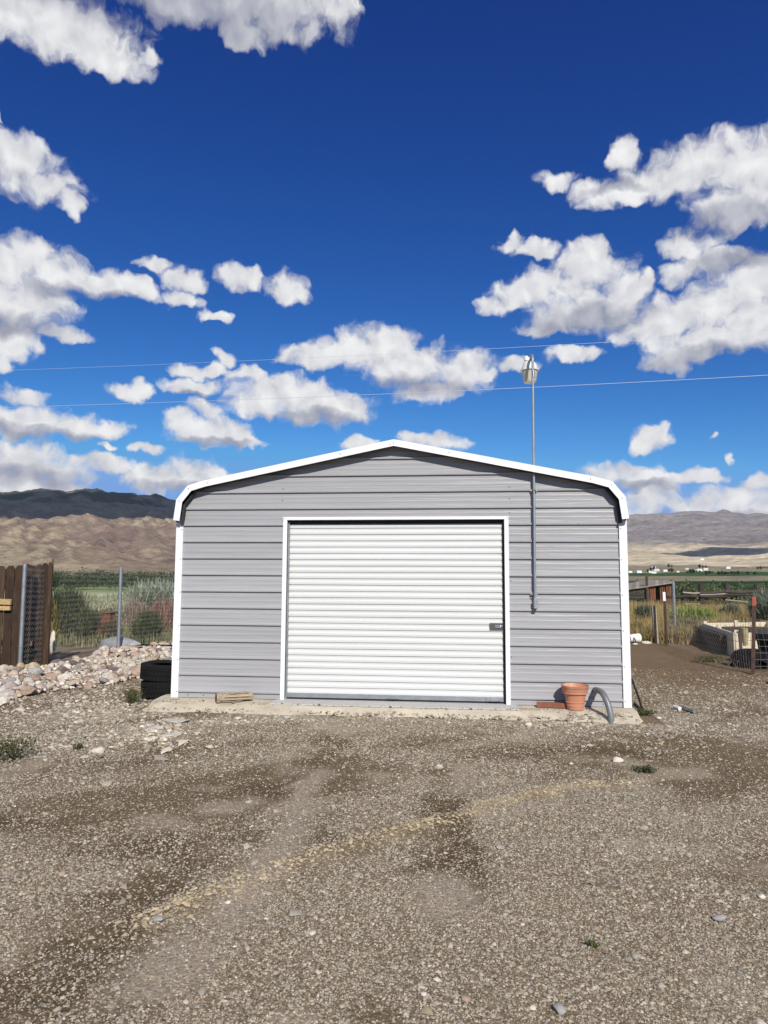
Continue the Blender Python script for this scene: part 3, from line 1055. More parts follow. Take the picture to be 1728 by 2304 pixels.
# door trims
for nm, c, s in (('door_trim', (-1.5155, -.014, 1.222), (.058, .032, 2.438)), ('door_trim', (1.5085, -.014, 1.222), (.058, .032, 2.438)), ('door_trim', (-.0035, -.015, 2.46), (3.09, .034, .040))):
    o = MB().box(c, s).build(nm, M_WHITE, garage, bevel=.004)
screws([(-1.53, -.031, 2.46), (1.53, -.031, 2.46)], garage)
screws([(-1.56, -.005, 2.72), (-1.56, -.005, 2.88), (1.555, -.005, 2.72), (1.555, -.005, 2.88), (1.555, -.005, 2.53), (0.78, -.005, 2.62), (2.45, -.024, 2.375), (-2.84, -.005, 0.04), (-2.62, -.005, 0.04), (2.72, -.005, 0.04), (1.56, -.005, 1.62), (1.56, -.005, 0.62)], garage)

# roll-up door
door = thing('roll_up_door', None, None, (0, 0.06, 0)); door.parent = garage; WLOC[door.name] = (0, 0.06, 0)
door['label'] = 'white ribbed roll-up door curtain'
SP = 0.0868
for k in range(27):
    z = 0.075 + SP * k
    mb = MB(); y = 0.075
    pr = [(y + .006, z), (y - .010, z + .004), (y - .012, z + .030), (y - .010, z + .044), (y - .001, z + .056), (y - .001, z + .072), (y - .003, z + .081), (y + .006, z + SP)]
    sag = 0.0016 * math.sin(k * 1.7)
    mb.sheet([[(x, yy + sag * math.cos(x * 1.3), zz + .0015 * math.sin(x * 2 + k)) for x in (-1.470, -.7, 0, .7, 1.455)] for yy, zz in pr])
    mb.build('slat', M_DOOR, door)
MB().box((-.0075, .070, .056), (2.925, .03, .060)).build('bottom_bar', M_GALV, door, bevel=.004)
MB().box((-.0075, .075, .016), (2.92, .02, .022)).build('dark_gap_strip', M_BLACK, door)  # black strip stands for the dark gap under the bottom bar
for hx in (-.02, 1.33):
    mb = MB(); mb.box((hx, .050, .058), (.20, .012, .040)); mb.box((hx - .085, .047, .058), (.028, .014, .046)); mb.box((hx + .085, .047, .058), (.028, .014, .046))
    mb.tube([(hx - .06, .045, .05), (hx - .055, .022, .045), (hx + .055, .022, .045), (hx + .06, .045, .05)], .007, 6)
    mb.build('lift_handle', M_GALV, door)
mb = MB(); mb.box((1.365, .052, 1.012), (.17, .014, .088)); mb.build('latch', M_SCREW, door)
mb = MB(); mb.box((1.40, .042, 1.022), (.10, .012, .020)); mb.box((1.385, .040, 1.000), (.075, .014, .014)); mb.tube([(1.42, .036, 1.03), (1.42, .030, 1.0)], .008, 6); mb.build('latch_bolt', M_GALV, door)
for sx in (-1, 1):
    mb = MB(); mb.box((sx * 1.472 - .0035, .064, 1.21), (.022, .06, 2.42)); mb.build('guide_rail', M_SHADESTEEL if sx > 0 else M_GALVDULL, door)  # right rail takes the shade-dark colour, left rail the galvanised one
MB().box((0, .17, 2.46), (3.0, .20, .14)).build('door_drum', M_SHADESTEEL, door)
MB().box((0, .42, 1.25), (3.0, .01, 2.44)).build('inner_backing', M_SHADESTEEL, door)


# concrete slab with a rough apron
def build_slab():
    xs = np.linspace(-3.25, 3.10, 220)
    n = fbm(xs, xs * 0 + 3, 1.6, 4, 2) - .5; n2 = fbm(xs, xs * 0 + 9, 6.0, 3, 5) - .5
    rows = []
    lip = -0.36 + n2 * .02 + n * .04
    toe = -0.60 + n * .14 + n2 * .12 + (fbm(xs, xs * 0 + 2, 22, 2) - .5) * .06
    toe = np.where(xs > 1.9, toe + .10 * sstep(1.9, 2.3, xs) * (0.6 + n2 * 3), toe)
    ends = np.minimum(xs + 3.25, 3.10 - xs)
    rz = sstep(0, .14, ends)
    topz = -0.001 - (n2 * .006 + .003)
    rows.append([(x, 8.0, -0.001) for x in xs])
    rows.append([(x, .05, -0.002) for x in xs])
    rows.append([(x, -.18, -.003 - .010 * (1 - r)) for x, r in zip(xs, rz)])
    rows.append([(x, l + .03, z - .006 - .05 * (1 - r)) for x, l, z, r in zip(xs, lip, topz, rz)])
    rows.append([(x, l, z - .014 - .05 * (1 - r)) for x, l, z, r in zip(xs, lip, topz, rz)])
    rows.append([(x, l * .45 + t_ * .55, -.045 + a * .02 - .03 * (1 - r)) for x, l, t_, a, r in zip(xs, lip, toe, n2, rz)])
    rows.append([(x, t_, -.078 - .02 * (1 - r)) for x, t_, r in zip(xs, toe, rz)])
    rows.append([(x, t_ - .01, -.22) for x, t_ in zip(xs, toe)])
    mb = MB(); mb.sheet(rows[::-1])
    # end faces
    for s in (0, -1):
        col = [r[s] for r in rows]
        low = [(p[0], p[1], -.25) for p in col]
        mb.sheet([col, low] if s == 0 else [low, col])
    o = mb.build('concrete_slab', M_CONC, None, smooth=True); tag(o, kind='structure')
    # smooth threshold strip poured in front of the door
    mb = MB(); xs2 = np.linspace(-1.60, 1.62, 60); e = (fbm(xs2, xs2 * 0, 5, 3) - .5) * .02
    mb.sheet([[(x, -.335 + a, -.0065) for x, a in zip(xs2, e)], [(x, -.33 + a, .004) for x, a in zip(xs2, e)], [(x, .38, .004) for x in xs2]])
    o2 = mb.build('threshold_strip', M_CONC2, o)
    return o


slab = build_slab()
# broken flakes of concrete on the ground at the slab's edge
M_CHIP = mat('concrete_chip', (0.47, 0.44, 0.37), rough=.95, var=.2, scale=14, bump=.003, bscale=60)


def lump(center, size, m, name, parent=None, label=None, cat=None, group=None, rough=.22, sub=2, seed=0, rot=0.0, tilt=0.0):
    import bmesh
    bm = bmesh.new(); bmesh.ops.create_icosphere(bm, subdivisions=sub, radius=1.0)
    B = np.array([v.co[:] for v in bm.verts]); F = [tuple(v.index for v in f.verts) for f in bm.faces]; bm.free()
    rg = np.random.default_rng(seed + 100)
    # planes chip facets off the ball, then noise
    for k in range(9):
        d = rg.normal(size=3); d /= np.linalg.norm(d); h = rg.uniform(.55, .92)
        s = B @ d; B = B - np.where(s > h, (s - h), 0)[:, None] * d[None]
    B = B * (1 + rough * (fbm(B[:, 0] * 1.3 + seed * 2.7, B[:, 1] * 1.3 + B[:, 2] * 1.9 + seed, 1.5, 3)[:, None] - .5))
    B = B * np.array(size) / 2
    B = B @ (rotz(rot) @ rotx(tilt)).T
    mb = MB(); mb.add(B + np.array(center), F)
    o = mb.build(name, m, parent, smooth=True)
    if label:
        tag(o, label, cat, group)
    return o

# ------------------------------------------------------------------ yard light on its conduit
lx, ly = 1.868, -0.075
lamp = thing('yard_light', 'cream yard light on a tall galvanised conduit strapped to the garage front', 'yard light', (lx, ly, 1.30))
b = at(1204, 1345, ly); tp = at(1198.5, 812, ly)
pole_pts = [(b[0], ly, b[2] - .0)] + [(b[0] + (tp[0] - b[0]) * k, ly, b[2] + (tp[2] - b[2]) * k) for k in (.3, .6, .85, 1.0)]
arc = [(tp[0], ly + .16 - .16 * math.cos(a), tp[2] + .12 * math.sin(a)) for a in np.linspace(.2, 1.9, 9)]
arc += [(tp[0], ly + .30, tp[2] + .085)]
MB().tube(pole_pts, .0165, 12).build('pole', M_GALVDULL, lamp, smooth=True)
MB().tube([(tp[0], ly, tp[2] - .02), (tp[0], ly, tp[2])] + arc, .0185, 12).build('gooseneck_arm', M_GALVDULL, lamp, smooth=True)
c_ = at(1200, 842, ly); MB().tube([(c_[0], ly, c_[2] - .045), (c_[0], ly, c_[2] + .045)], .0225, 12).build('pipe_coupling', M_GALV, lamp, smooth=True)
for py in (1103, 1337):
    q = at(1202, py, ly)
    mb = MB(); mb.box((q[0], ly + .036, q[2]), (.090, .006, .022)); mb.tube([(q[0] - .024, ly + .05, q[2]), (q[0] - .021, ly - .008, q[2]), (q[0], ly - .022, q[2]), (q[0] + .021, ly - .008, q[2]), (q[0] + .024, ly + .05, q[2])], .0055, 6)
    o = mb.build('pipe_strap', M_GALV, lamp)
q = at(1205, 1359, ly)
mb = MB(); mb.box((q[0], ly, q[2]), (.062, .062, .13)); o = mb.build('junction_box', mat('grey_cast_box', (.36, .375, .385), rough=.5, var=.08, metal=.3), lamp, bevel=.02)
mb = MB(); mb.box((q[0] + .003, ly - .034, q[2]), (.05, .006, .115)); mb.build('cover_plate', M_GALV, o, bevel=.008)
hd = np.array([tp[0] - .012, ly + .30, 0.0])
hz = at(1198, 833, hd[1])[2]
M_CREAM = mat('cream_lens', (.60, .56, .44), rough=.35, var=.06, scale=8, spec=.5)
M_CAP = mat('white_lamp_cap', (.74, .73, .68), rough=.45, var=.08, scale=9)
MB().lathe([(.128, -.012), (.128, .006), (.108, .018), (.092, .085), (.060, .125), (.040, .135), (.040, .165), (.030, .178), (0, .18)], (hd[0], hd[1], hz), 20).build('lamp_cap', M_CAP, lamp, smooth=True)
MB().lathe([(.112, -.002), (.108, -.02), (.088, -.150), (.078, -.165), (0, -.168)], (hd[0], hd[1], hz - .012), 20).build('lamp_lens', M_CREAM, lamp, smooth=True)
MB().lathe([(.030, 0), (.030, .055), (.022, .062), (0, .062)], (hd[0] - .045, hd[1] - .02, hz + .135), 10).build('photocell', M_CAP, lamp, smooth=True)

# ------------------------------------------------------------------ overhead wires
M_WIRE = mat('bright_wire', (.55, .57, .60), rough=.45, var=.05, metal=.2)
for (ya, yb, D, lab, dia) in ((834, 748, 24.0, 'upper of the two overhead wires crossing the sky', .0055), (917, 844, 20.0, 'lower of the two overhead wires, passing just under the yard light head', .0075)):
    pts = []
    for k in np.linspace(-1.2, 2.2, 60):
        px = k * 1728
        py = ya + (yb - ya) * k - 6 * (1 - (2 * k - 1) ** 2) * -1
        yy = D - 2.0 * k
        p = at(px, py, yy) if -.2 < k < 1.2 else None
        if p is None:
            e = -.2 if k < .5 else 1.2
            p0 = at(e * 1728, ya + (yb - ya) * e + 6 * (1 - (2 * e - 1) ** 2), D - 2.0 * e)
            f_ = .19 if k < .5 else 1.19
            e2 = e + (.1 if k < .5 else -.1)
            p1 = at(e2 * 1728, ya + (yb - ya) * e2 + 6 * (1 - (2 * e2 - 1) ** 2), D - 2.0 * e2)
            p = p0 + (p0 - p1) * abs(k - e) / .1
        pts.append(p)
    o = MB().tube(pts, dia, 6).build('overhead_wire', M_WIRE); tag(o, lab, 'wire')

# ------------------------------------------------------------------ things on and beside the slab
# terracotta pot
pc = np.array([2.335, -.21, 0.0])
PK = .86
pot = thing('flower_pot', 'empty terracotta flower pot standing on the slab against the grey wall', 'flower pot', pc)
M_TERRA = mat('terracotta', (.50, .225, .135), rough=.88, var=.12, scale=5, bump=.0015, bscale=70, second=(.60, .33, .21), sfac=(.5, .68), sscale=4, objrand=0)
ro = [(.118, 0), (.122, .008), (.126, .05), (.133, .055), (.134, .066), (.129, .071), (.134, .10), (.141, .105), (.142, .116), (.136, .121), (.158, .232)]
MB().lathe([(r_ * PK, z_ * PK) for r_, z_ in ro + [(.145, .232), (.105, .02), (0, .02)]], pc, 36).build('body', M_TERRA, pot, smooth=True)
MB().lathe([(r_ * PK, z_ * PK) for r_, z_ in [(.160, .230), (.182, .234), (.184, .252), (.178, .258), (.184, .266), (.186, .300), (.192, .306), (.203, .345), (.205, .352), (.194, .354), (.188, .34), (.165, .24)]], pc, 36, closed=True).build('rim', M_TERRA, pot, smooth=True)
# red brick
R = rotz(-.10)
o = MB().box((2.04, -.135, .033), (.36, .085, .062), R).build('brick', mat('old_red_paver', (.20, .075, .045), rough=.9, var=.3, scale=14, bump=.002, bscale=60), None, bevel=.006)
tag(o, 'long dark red brick lying on the slab beside the flower pot', 'brick')
# bent steel pipe
pb = gnd(1368, 1620, -.09); pb = np.array([2.70, -.60, -.10])
pts = [(2.70, -.60, -.14), (2.694, -.592, .0), (2.674, -.565, .12), (2.646, -.515, .205), (2.630, -.43, .250), (2.625, -.25, .245), (2.625, .02, .215)]
pp = []
for i in range(len(pts) - 1):
    for k in range(4):
        a = np.array(pts[i]); bb = np.array(pts[i + 1]); pp.append(a + (bb - a) * k / 4)
pp.append(np.array(pts[-1])); pp = np.array(pp)
for _ in range(3):
    pp[1:-1] = (pp[:-2] + pp[1:-1] * 2 + pp[2:]) / 4
o = MB().tube(pp, .038, 16).build('bent_pipe', mat('dull_steel_pipe', (.19, .195, .195), rough=.5, var=.25, scale=9, metal=.4, spec=.4), None, smooth=True); tag(o, 'thick bent grey steel pipe arching from the wall into the ground', 'pipe')
# split firewood
fw_ = thing('firewood_log', 'weathered split log with a dark end lying on the slab left of the door', 'log', (-2.12, -.20, 0.0))
M_WOODP = mat('weathered_wood_pale', (.37, .295, .205), rough=.9, var=.45, scale=7, stretch=(1.2, 14, 14), bump=.004, bscale=30)
M_WOODD = mat('charred_wood_end', (.035, .026, .02), rough=.95, var=.4, scale=30, bump=.006, bscale=60)
prof = [(-.055, .004), (.06, .002), (.074, .05), (.055, .098), (.0, .118), (-.05, .104), (-.072, .055)]
rows = []
for k, x in enumerate(np.linspace(-.24, .24, 9)):
    rows.append([(-2.12 + x * math.cos(.5) - (y) * math.sin(.5) + .0, -.21 + y * math.cos(.5) + x * math.sin(.5) + .006 * math.sin(k * 2.1), max(.003, z * (1 + .05 * math.sin(k * 1.3)) + .012 * (x > .1) * (y < 0))) for (y, z) in prof + prof[:1]])
MB().sheet(rows).build('bark_side', M_WOODP, fw_)
for s, nm, mm in ((0, 'charred_end', M_WOODD), (-1, 'cut_end', M_WOODP)):
    r = rows[s][:-1]; mb = MB(); mb.add(r, [tuple(range(len(r))) if s else tuple(range(len(r)))[::-1]]); mb.build(nm, mm, fw_)
for k, (dy, dz) in enumerate(((-.078, .035), (-.068, .075), (-.03, .112))):
    MB().box((-2.12 + .03 * k - dy * .48, -.213 + dy * .88 + .0, dz + .004), (.40 - .07 * k, .010, .014), rotz(.5), jit=.003).build('splinter', M_WOODP, fw_)
# hose hanging at the right corner
hz_ = [(3.10, .05, .36), (3.13, .02, .25), (3.17, .0, .12), (3.20, -.01, .0), (3.20, -.02, -.09), (3.26, .3, -.07), (3.3, .8, -.07)]
o = MB().tube(hz_, .014, 8).build('hose', M_BLACK, None, smooth=True); tag(o, 'black hose hanging down behind the right corner of the garage', 'hose')


# tyres
def tyre(c, R_, w, name, label, tilt, rt_):
    t_ = thing(name, label, 'tyre', c)
    Q = rotz(rt_) @ rotx(tilt)
    ri = R_ * .60
    prof = [(ri, -w * .36), (ri + .02, -w * .44), (R_ * .80, -w * .52), (R_ * .93, -w * .47), (R_ * .985, -w * .34), (R_, -w * .15), (R_, w * .15), (R_ * .985, w * .34), (R_ * .93, w * .47), (R_ * .80, w * .52), (ri + .02, w * .44), (ri, w * .36), (ri + .03, w * .25), (R_ * .9, w * .2), (R_ * .9, -w * .2), (ri + .03, -w * .25)]
    MB().lathe(prof, np.array(c), 48, R=Q, closed=True).build('carcass', M_RUBBER, t_, smooth=True)
    # tread blocks, joined: too small to pick apart
    mb = MB()
    for k in range(44):
        a = 2 * math.pi * k / 44
        for zz, tw in ((-.30, .35), (0, -.35), (.30, .35)):
            loc = np.array([(R_ + .003) * math.cos(a + zz * .12), (R_ + .003) * math.sin(a + zz * .12), zz * w])
            RR = Q @ rotz(a) @ rotx(tw)
            mb.box(Q @ loc + np.array(c), (.016, R_ * .10, w * .25), RR)
    o = mb.build('tread', M_RUBBER, t_); o['kind'] = 'stuff'


tyre((-3.40, .52, GZ + .125), .315, .235, 'car_tyre', 'lower worn black tyre lying flat beside the garage corner', 0.0, .4)
tyre((-3.415, .54, GZ + .365), .325, .235, 'car_tyre', 'upper worn black tyre stacked askew beside the garage corner', .06, 1.2)

# loose stones and scrap of the yard
M_ROCKW = mat('white_stone', (.60, .54, .44), rough=.9, var=.15, scale=10, bump=.003, bscale=50)
M_ROCKG = mat('grey_stone', (.36, .34, .32), rough=.9, var=.2, scale=10, bump=.003, bscale=50)
M_ROCKT = mat('tan_stone', (.38, .28, .20), rough=.9, var=.2, scale=10, bump=.003, bscale=50)
YARD = [(988, 1724, .115, M_ROCKW, 'roundest white stone, lying alone in the gravel before the door'), (218, 1696, .16, M_ROCKW, 'flat white stone left in the gravel'),
        (1388, 1711, .13, M_ROCKW, 'thin flat white stone beyond the sandy ridge'), (497, 1746, .05, M_ROCKT, 'small pinkish stone left of the wheel track'),
        (357, 2075, .07, M_ROCKG, 'grey chip beside the near end of the sandy ridge'), (513, 2035, .04, M_ROCKW, 'cream stone at the foot of the sandy ridge'),
        (1258, 2270, .085, M_ROCKG, 'flat brown-grey stone at the near edge of the yard'), (1050, 2256, .05, M_ROCKT, 'pinkish tan stone at the near edge of the yard'),
        (1200, 2268, .035, M_ROCKW, 'small white stone at the near edge of the yard'), (954, 2243, .035, M_ROCKW, 'pale pink chip near the bottom of the yard'),
        (1176, 2080, .028, M_ROCKW, 'tiny white stone in the right half of the gravel'), (1458, 2078, .035, M_ROCKT, 'orange-tan pebble in the right half of the gravel'),
        (1620, 2068, .08, M_ROCKG, 'flat grey slab stone at the right of the gravel'), (1714, 2018, .05, M_ROCKW, 'white stone at the right edge of the gravel'),
        (1375, 1622, .13, M_ROCKG, 'grey lump of rock at the right end of the apron'), (1313, 1617, .09, M_ROCKT, 'brown stone at the toe of the apron below the pot'),
        (645, 1617, .12, M_ROCKG, 'rough grey stone at the toe of the apron under the door'), (534, 1619, .11, M_ROCKW, 'white broken stone at the toe of the apron left of the door'),
        (1483, 1617, .09, M_ROCKW, 'pale stone on the gravel right of the garage'), (568, 1636, .07, M_ROCKT, 'tan stone just in front of the apron'),
        (1190, 1632, .12, M_ROCKW, 'thin pale flake of concrete in front of the apron by the brick'), (140, 1970, .06, M_ROCKT, 'orange flat chip in the left of the gravel'),
        (705, 2105, .045, M_ROCKW, 'long white chip in the lower middle of the gravel'), (440, 2130 - 130, .03, M_ROCKW, 'small cream pebble beside the sandy ridge')]
for i, (px, py, s, mm, lab) in enumerate(YARD):
    g_ = gnd(px, py); z_ = gz1(g_[0], g_[1])
    lump((g_[0], g_[1], z_ + s * .14), (s, s * .8, s * .48), mm, 'stone', label=lab, cat='stone', seed=i, rot=i * 1.3)
for i, (px, py, s, lab) in enumerate(((400, 1622, .42, 'largest flake of broken concrete left of the apron'), (352, 1640, .20, 'small square flake of broken concrete left of the apron'), (385, 1655, .30, 'long flake of broken concrete left of the apron'), (335, 1632, .2, 'tilted grey flake of concrete left of the apron'))):
    g_ = gnd(px, py)
    lump((g_[0], g_[1], gz1(g_[0], g_[1]) + .012), (s, s * .55, .055), M_CHIP, 'concrete_flake', label=lab, cat='rubble', seed=40 + i, rot=i * .4, sub=2, rough=.35)
# two offcuts of pipe on the gravel at the right
g1 = gnd(1523, 1598); g2 = gnd(1563, 1606)
for (a, bb, lab, mm) in (((1517, 1596), (1530, 1600), 'short white pipe offcut on the gravel', M_WHITE), ((1533, 1597), (1563, 1607), 'longer grey pipe offcut on the gravel', M_GALV)):
    A, B_ = gnd(*a), gnd(*bb)
    o = MB().tube([A + [0, 0, .035], (A + B_) / 2 + [0, 0, .034], B_ + [0, 0, .033]], .026, 10).build('pipe_offcut', mm, None, smooth=True); tag(o, lab, 'pipe')


# ------------------------------------------------------------------ plants
def blades(n, base_fn, length, width, lean, colors, segs=2, curve=.4, up=1.0):
    """thin upright blades; base_fn(n) -> (n,3) roots. Returns V,F,C"""
    P = base_fn(n)
    L = length * rng.uniform(.55, 1.15, n)
    th = rng.uniform(0, 2 * math.pi, n); le = np.abs(rng.normal(0, lean, n))
    d = np.stack([np.cos(th) * np.sin(le), np.sin(th) * np.sin(le), np.cos(le) * up], -1)
    ph = th + math.pi / 2 + rng.normal(0, .6, n)
    w = np.stack([np.cos(ph), np.sin(ph), np.zeros(n)], -1) * (width * rng.uniform(.6, 1.2, n))[:, None]
    ks = np.linspace(0, 1, segs + 1)
    rows = []
    for k in ks:
        c = P + d * (L * k)[:, None] + np.stack([np.cos(th), np.sin(th), -.3 * np.ones(n)], -1) * (curve * L * k * k)[:, None] * np.sin(le)[:, None]
        ww = w * (1 - k * .85)
        rows += [c - ww, c + ww]
    V = np.stack(rows, 1)
    m_ = 2 * (segs + 1)
    F = np.array([[2 * i, 2 * i + 1, 2 * i + 3, 2 * i + 2] for i in range(segs)])
    F = F[None] + m_ * np.arange(n)[:, None, None]
    C_ = np.repeat(colors[:, None], m_, 1)
    return V.reshape(-1, 3), F.reshape(-1, 4), C_.reshape(-1, 3)


def leaves(P, size, colors, upright=.5):
    """one small quad leaf at each P"""
    n = len(P)
    a = rng.normal(size=(n, 3)); a[:, 2] += upright * 2; a /= np.linalg.norm(a, axis=1)[:, None]
    b = np.cross(a, rng.normal(size=(n, 3))); b /= np.linalg.norm(b, axis=1)[:, None] + 1e-9
    s = (size * rng.uniform(.6, 1.4, n))[:, None]
    V = np.stack([P - a * s, P + b * s * .45, P + a * s, P - b * s * .45], 1)
    F = np.arange(4)[None] + 4 * np.arange(n)[:, None]
    return V.reshape(-1, 3), F, np.repeat(colors[:, None], 4, 1).reshape(-1, 3)


def cols(n, base, var=.25, alt=None, p=.3):
    c = np.array(base)[None] * rng.uniform(1 - var, 1 + var, (n, 1))
    if alt is not None:
        k = rng.random(n) < p; c[k] = np.array(alt)[None] * rng.uniform(1 - var, 1 + var, (k.sum(), 1))
    return c


M_LEAF = mat('leaf', attr='col', rough=.75, var=.1, scale=20, spec=.15, trans=.25, objrand=.05)
M_STEM = mat('woody_stem', (.15, .11, .075), rough=.9, var=.3, scale=20)


def shrub(name, label, cat, c, rx, ry, h, n, base, alt=None, leaf=.03, style='leaf', group=None, lean=.5, clumps=14):
    c = np.array(c, float)
    t_ = thing(name, label, cat, c, group)
    mb = MB(); cl = []
    for k in range(clumps):
        a = rng.uniform(0, 2 * math.pi); q = math.sqrt(rng.random()) * .85
        tip = c + np.array([math.cos(a) * rx * q, math.sin(a) * ry * q, h * (rng.uniform(.55, .95) * (1 - .45 * q * q))])
        mid = c + (tip - c) * .5 + np.array([0, 0, h * .08])
        mb.tube([c + np.array([rng.normal(0, .03), rng.normal(0, .03), -.02]), mid, tip], [.018 * h + .003, .010 * h + .002, .003], 5, caps=False)
        cl.append(tip)
    mb.build('stem', M_STEM, t_)
    cl = np.array(cl)
    if style == 'leaf':
        k = rng.integers(0, clumps, n)
        # leaves sit round each branch tip and down the branch
        s = rng.random((n, 1)) ** .6
        P = c + (cl[k] - c) * (.35 + .65 * s) + rng.normal(0, 1, (n, 3)) * np.array([rx * .24, ry * .24, h * .13])
        P[:, 2] = np.maximum(P[:, 2], c[2] + .01)
        V, F, C_ = leaves(P, leaf, cols(n, base, .3, alt))
    else:
        k = rng.integers(0, clumps, n)
        s = rng.random((n, 1))
        def base_fn(m_):
            P = c + (cl[k] - c) * (.15 + .7 * s) + rng.normal(0, 1, (m_, 3)) * np.array([rx * .15, ry * .15, h * .06])
            P[:, 2] = np.maximum(P[:, 2], c[2]); return P
        V, F, C_ = blades(n, base_fn, h * .42, leaf, lean, cols(n, base, .3, alt))
    mesh_np('foliage', V, F, M_LEAF, t_, col=C_)
    return t_


def weed(px, py, r, h, n, label, base=(.075, .095, .035), alt=(.16, .15, .07), leaf=.012):
    g_ = gnd(px, py)
    shrub('weed', label, 'weed', (g_[0], g_[1], gz1(g_[0], g_[1])), r, r * .8, h, n, base, alt, leaf, clumps=10)


weed(25, 1712, .28, .26, 900, 'green weed at the left edge of the gravel', (.06, .075, .03))
weed(290, 1582, .19, .24, 900, 'leafy green weed in front of the black tyres')
weed(176, 1690, .06, .07, 160, 'small green sprout near the flat white stone')
weed(1448, 1610, .16, .10, 500, 'low green weed at the right corner of the slab')
weed(1450, 1733, .12, .06, 350, 'small dark green weed in the gravel past the sandy ridge', (.045, .07, .03), (.1, .11, .05))
weed(1332, 2128, .03, .035, 60, 'tiny grass sprout in the near gravel', (.09, .12, .04))
weed(1598, 1490, .42, .16, 1400, 'low sprawling green weed before the raised bed', (.085, .095, .045), (.17, .15, .08))

# ------------------------------------------------------------------ cobble bed at the left
def rock_mesh(seed, sub=2):
    import bmesh
    bm = bmesh.new(); bmesh.ops.create_icosphere(bm, subdivisions=1 if sub == 1 else 2, radius=1.0)
    B = np.array([v.co[:] for v in bm.verts]); F = [tuple(v.index for v in f.verts) for f in bm.faces]; bm.free()
    rg = np.random.default_rng(seed)
    for k in range(7):
        d = rg.normal(size=3); d /= np.linalg.norm(d); h = rg.uniform(.55, .9)
        s = B @ d; B = B - np.where(s > h, (s - h), 0)[:, None] * d[None]
    B = B * (1 + .25 * (fbm(B[:, 0] + seed, B[:, 1] + B[:, 2] * 1.7, 1.6, 3)[:, None] - .5))
    B = B * np.array([1, rg.uniform(.65, .95), rg.uniform(.45, .7)])
    return B, F


ROCKPAL = [(.55, .47, .37), (.62, .55, .46), (.50, .40, .31), (.44, .31, .24), (.33, .24, .19), (.54, .43, .28), (.40, .375, .35), (.20, .145, .13), (.66, .61, .53), (.52, .43, .38)]
ROCKW = [.22, .20, .12, .06, .06, .05, .09, .05, .13, .05]
rock_meshes = []
for k in range(12):
    B, F = rock_mesh(300 + k)
    me = bpy.data.meshes.new('rock'); me.from_pydata(B.tolist(), [], F); me.shade_smooth(); me.set_sharp_from_angle(angle=RAD(32)); me.update()
    rock_meshes.append(me)
rock_variants = []
for i, c in enumerate(ROCKPAL):
    mm = mat('cobble_%d' % i, c, rough=.85, var=.22, scale=2.2, bump=.03, bscale=6, spec=.2, objrand=.15)
    for me in rock_meshes[(i % 3)::3]:
        m2 = me.copy(); m2.materials.clear(); m2.materials.append(mm); rock_variants.append((i, m2))

BED = [gnd(*p)[:2] for p in ((-60, 1512), (60, 1512), (150, 1500), (265, 1466), (380, 1450), (392, 1462), (388, 1505), (315, 1530), (215, 1545), (110, 1560), (20, 1590), (-60, 1600))]


def inside(poly, X, Y):
    r = np.zeros(len(X), bool); j = len(poly) - 1
    for i in range(len(poly)):
        xi, yi = poly[i]; xj, yj = poly[j]
        r ^= ((yi > Y) != (yj > Y)) & (X < (xj - xi) * (Y - yi) / (yj - yi + 1e-12) + xi)
        j = i
    return r


bed = thing('cobble_bed', 'bed of pale and pink cobbles below the chain link fence', 'rocks', (-6.0, 3.5, GZ))
NB = 2300
q = np.array(BED); X = rng.uniform(q[:, 0].min() - .3, q[:, 0].max() + .3, NB * 4); Y = rng.uniform(q[:, 1].min() - .4, q[:, 1].max() + .3, NB * 4)
jx = (fbm(X, Y, 1.3, 3, 4) - .5) * .7
ok = inside(BED, X + jx, Y + jx) & ~((X > -3.85) & (Y > -.1) & (Y < 1.1)) & ~((X > -3.2) & (Y > -.4))
X, Y = X[ok][:NB], Y[ok][:NB]; S = .042 * np.exp(rng.normal(0, .42, len(X)))
S = np.clip(S, .02, .13)
order = np.argsort(-S)
lay = rng.uniform(0, .05, len(X))
Zb = ground_z(X, Y)
for k in order[:300]:
    ci = rng.choice(len(ROCKPAL), p=np.array(ROCKW) / sum(ROCKW))
    cand = [m_ for (i, m_) in rock_variants if i == ci]
    o = bpy.data.objects.new('rock', cand[rng.integers(len(cand))]); link(o, bed)
    o.location = (X[k] + 6.0, Y[k] - 3.5, Zb[k] - GZ + S[k] * .30 + lay[k])
    o.scale = (S[k] * 1.15,) * 3; o.rotation_euler = (rng.normal(0, .3), rng.normal(0, .3), rng.uniform(0, 6.28))
# the smaller ones, joined
Vs, Fs, Cs, off = [], [], [], 0
pal = np.array(ROCKPAL); small = [rock_mesh(600 + k, 1) for k in range(8)]
for k in order[300:]:
    B, F = small[rng.integers(8)]
    R = rotz(rng.uniform(0, 6.28)) @ rotx(rng.normal(0, .35))
    V = (B * S[k] * 1.1) @ R.T + np.array([X[k], Y[k], Zb[k] + S[k] * .3 + lay[k] * .7])
    Vs.append(V); Fs.append(np.array(F) + off); off += len(V)
    Cs.append(np.repeat(pal[rng.choice(len(pal), p=np.array(ROCKW) / sum(ROCKW))][None] * rng.uniform(.8, 1.15), len(V), 0))
o = mesh_np('small_cobbles', np.concatenate(Vs), np.concatenate(Fs), mat('cobble_mix', attr='col', rough=.85, var=.2, scale=12, objrand=0), bed, col=np.concatenate(Cs)); o['kind'] = 'stuff'

# black irrigation pipes lying on the cobbles
def on_ground(pts, lift):
    r_ = []
    for (px, py) in pts:
        g_ = gnd(px, py, GZ + .12); r_.append((g_[0], g_[1], gz1(g_[0], g_[1]) + lift))
    return r_


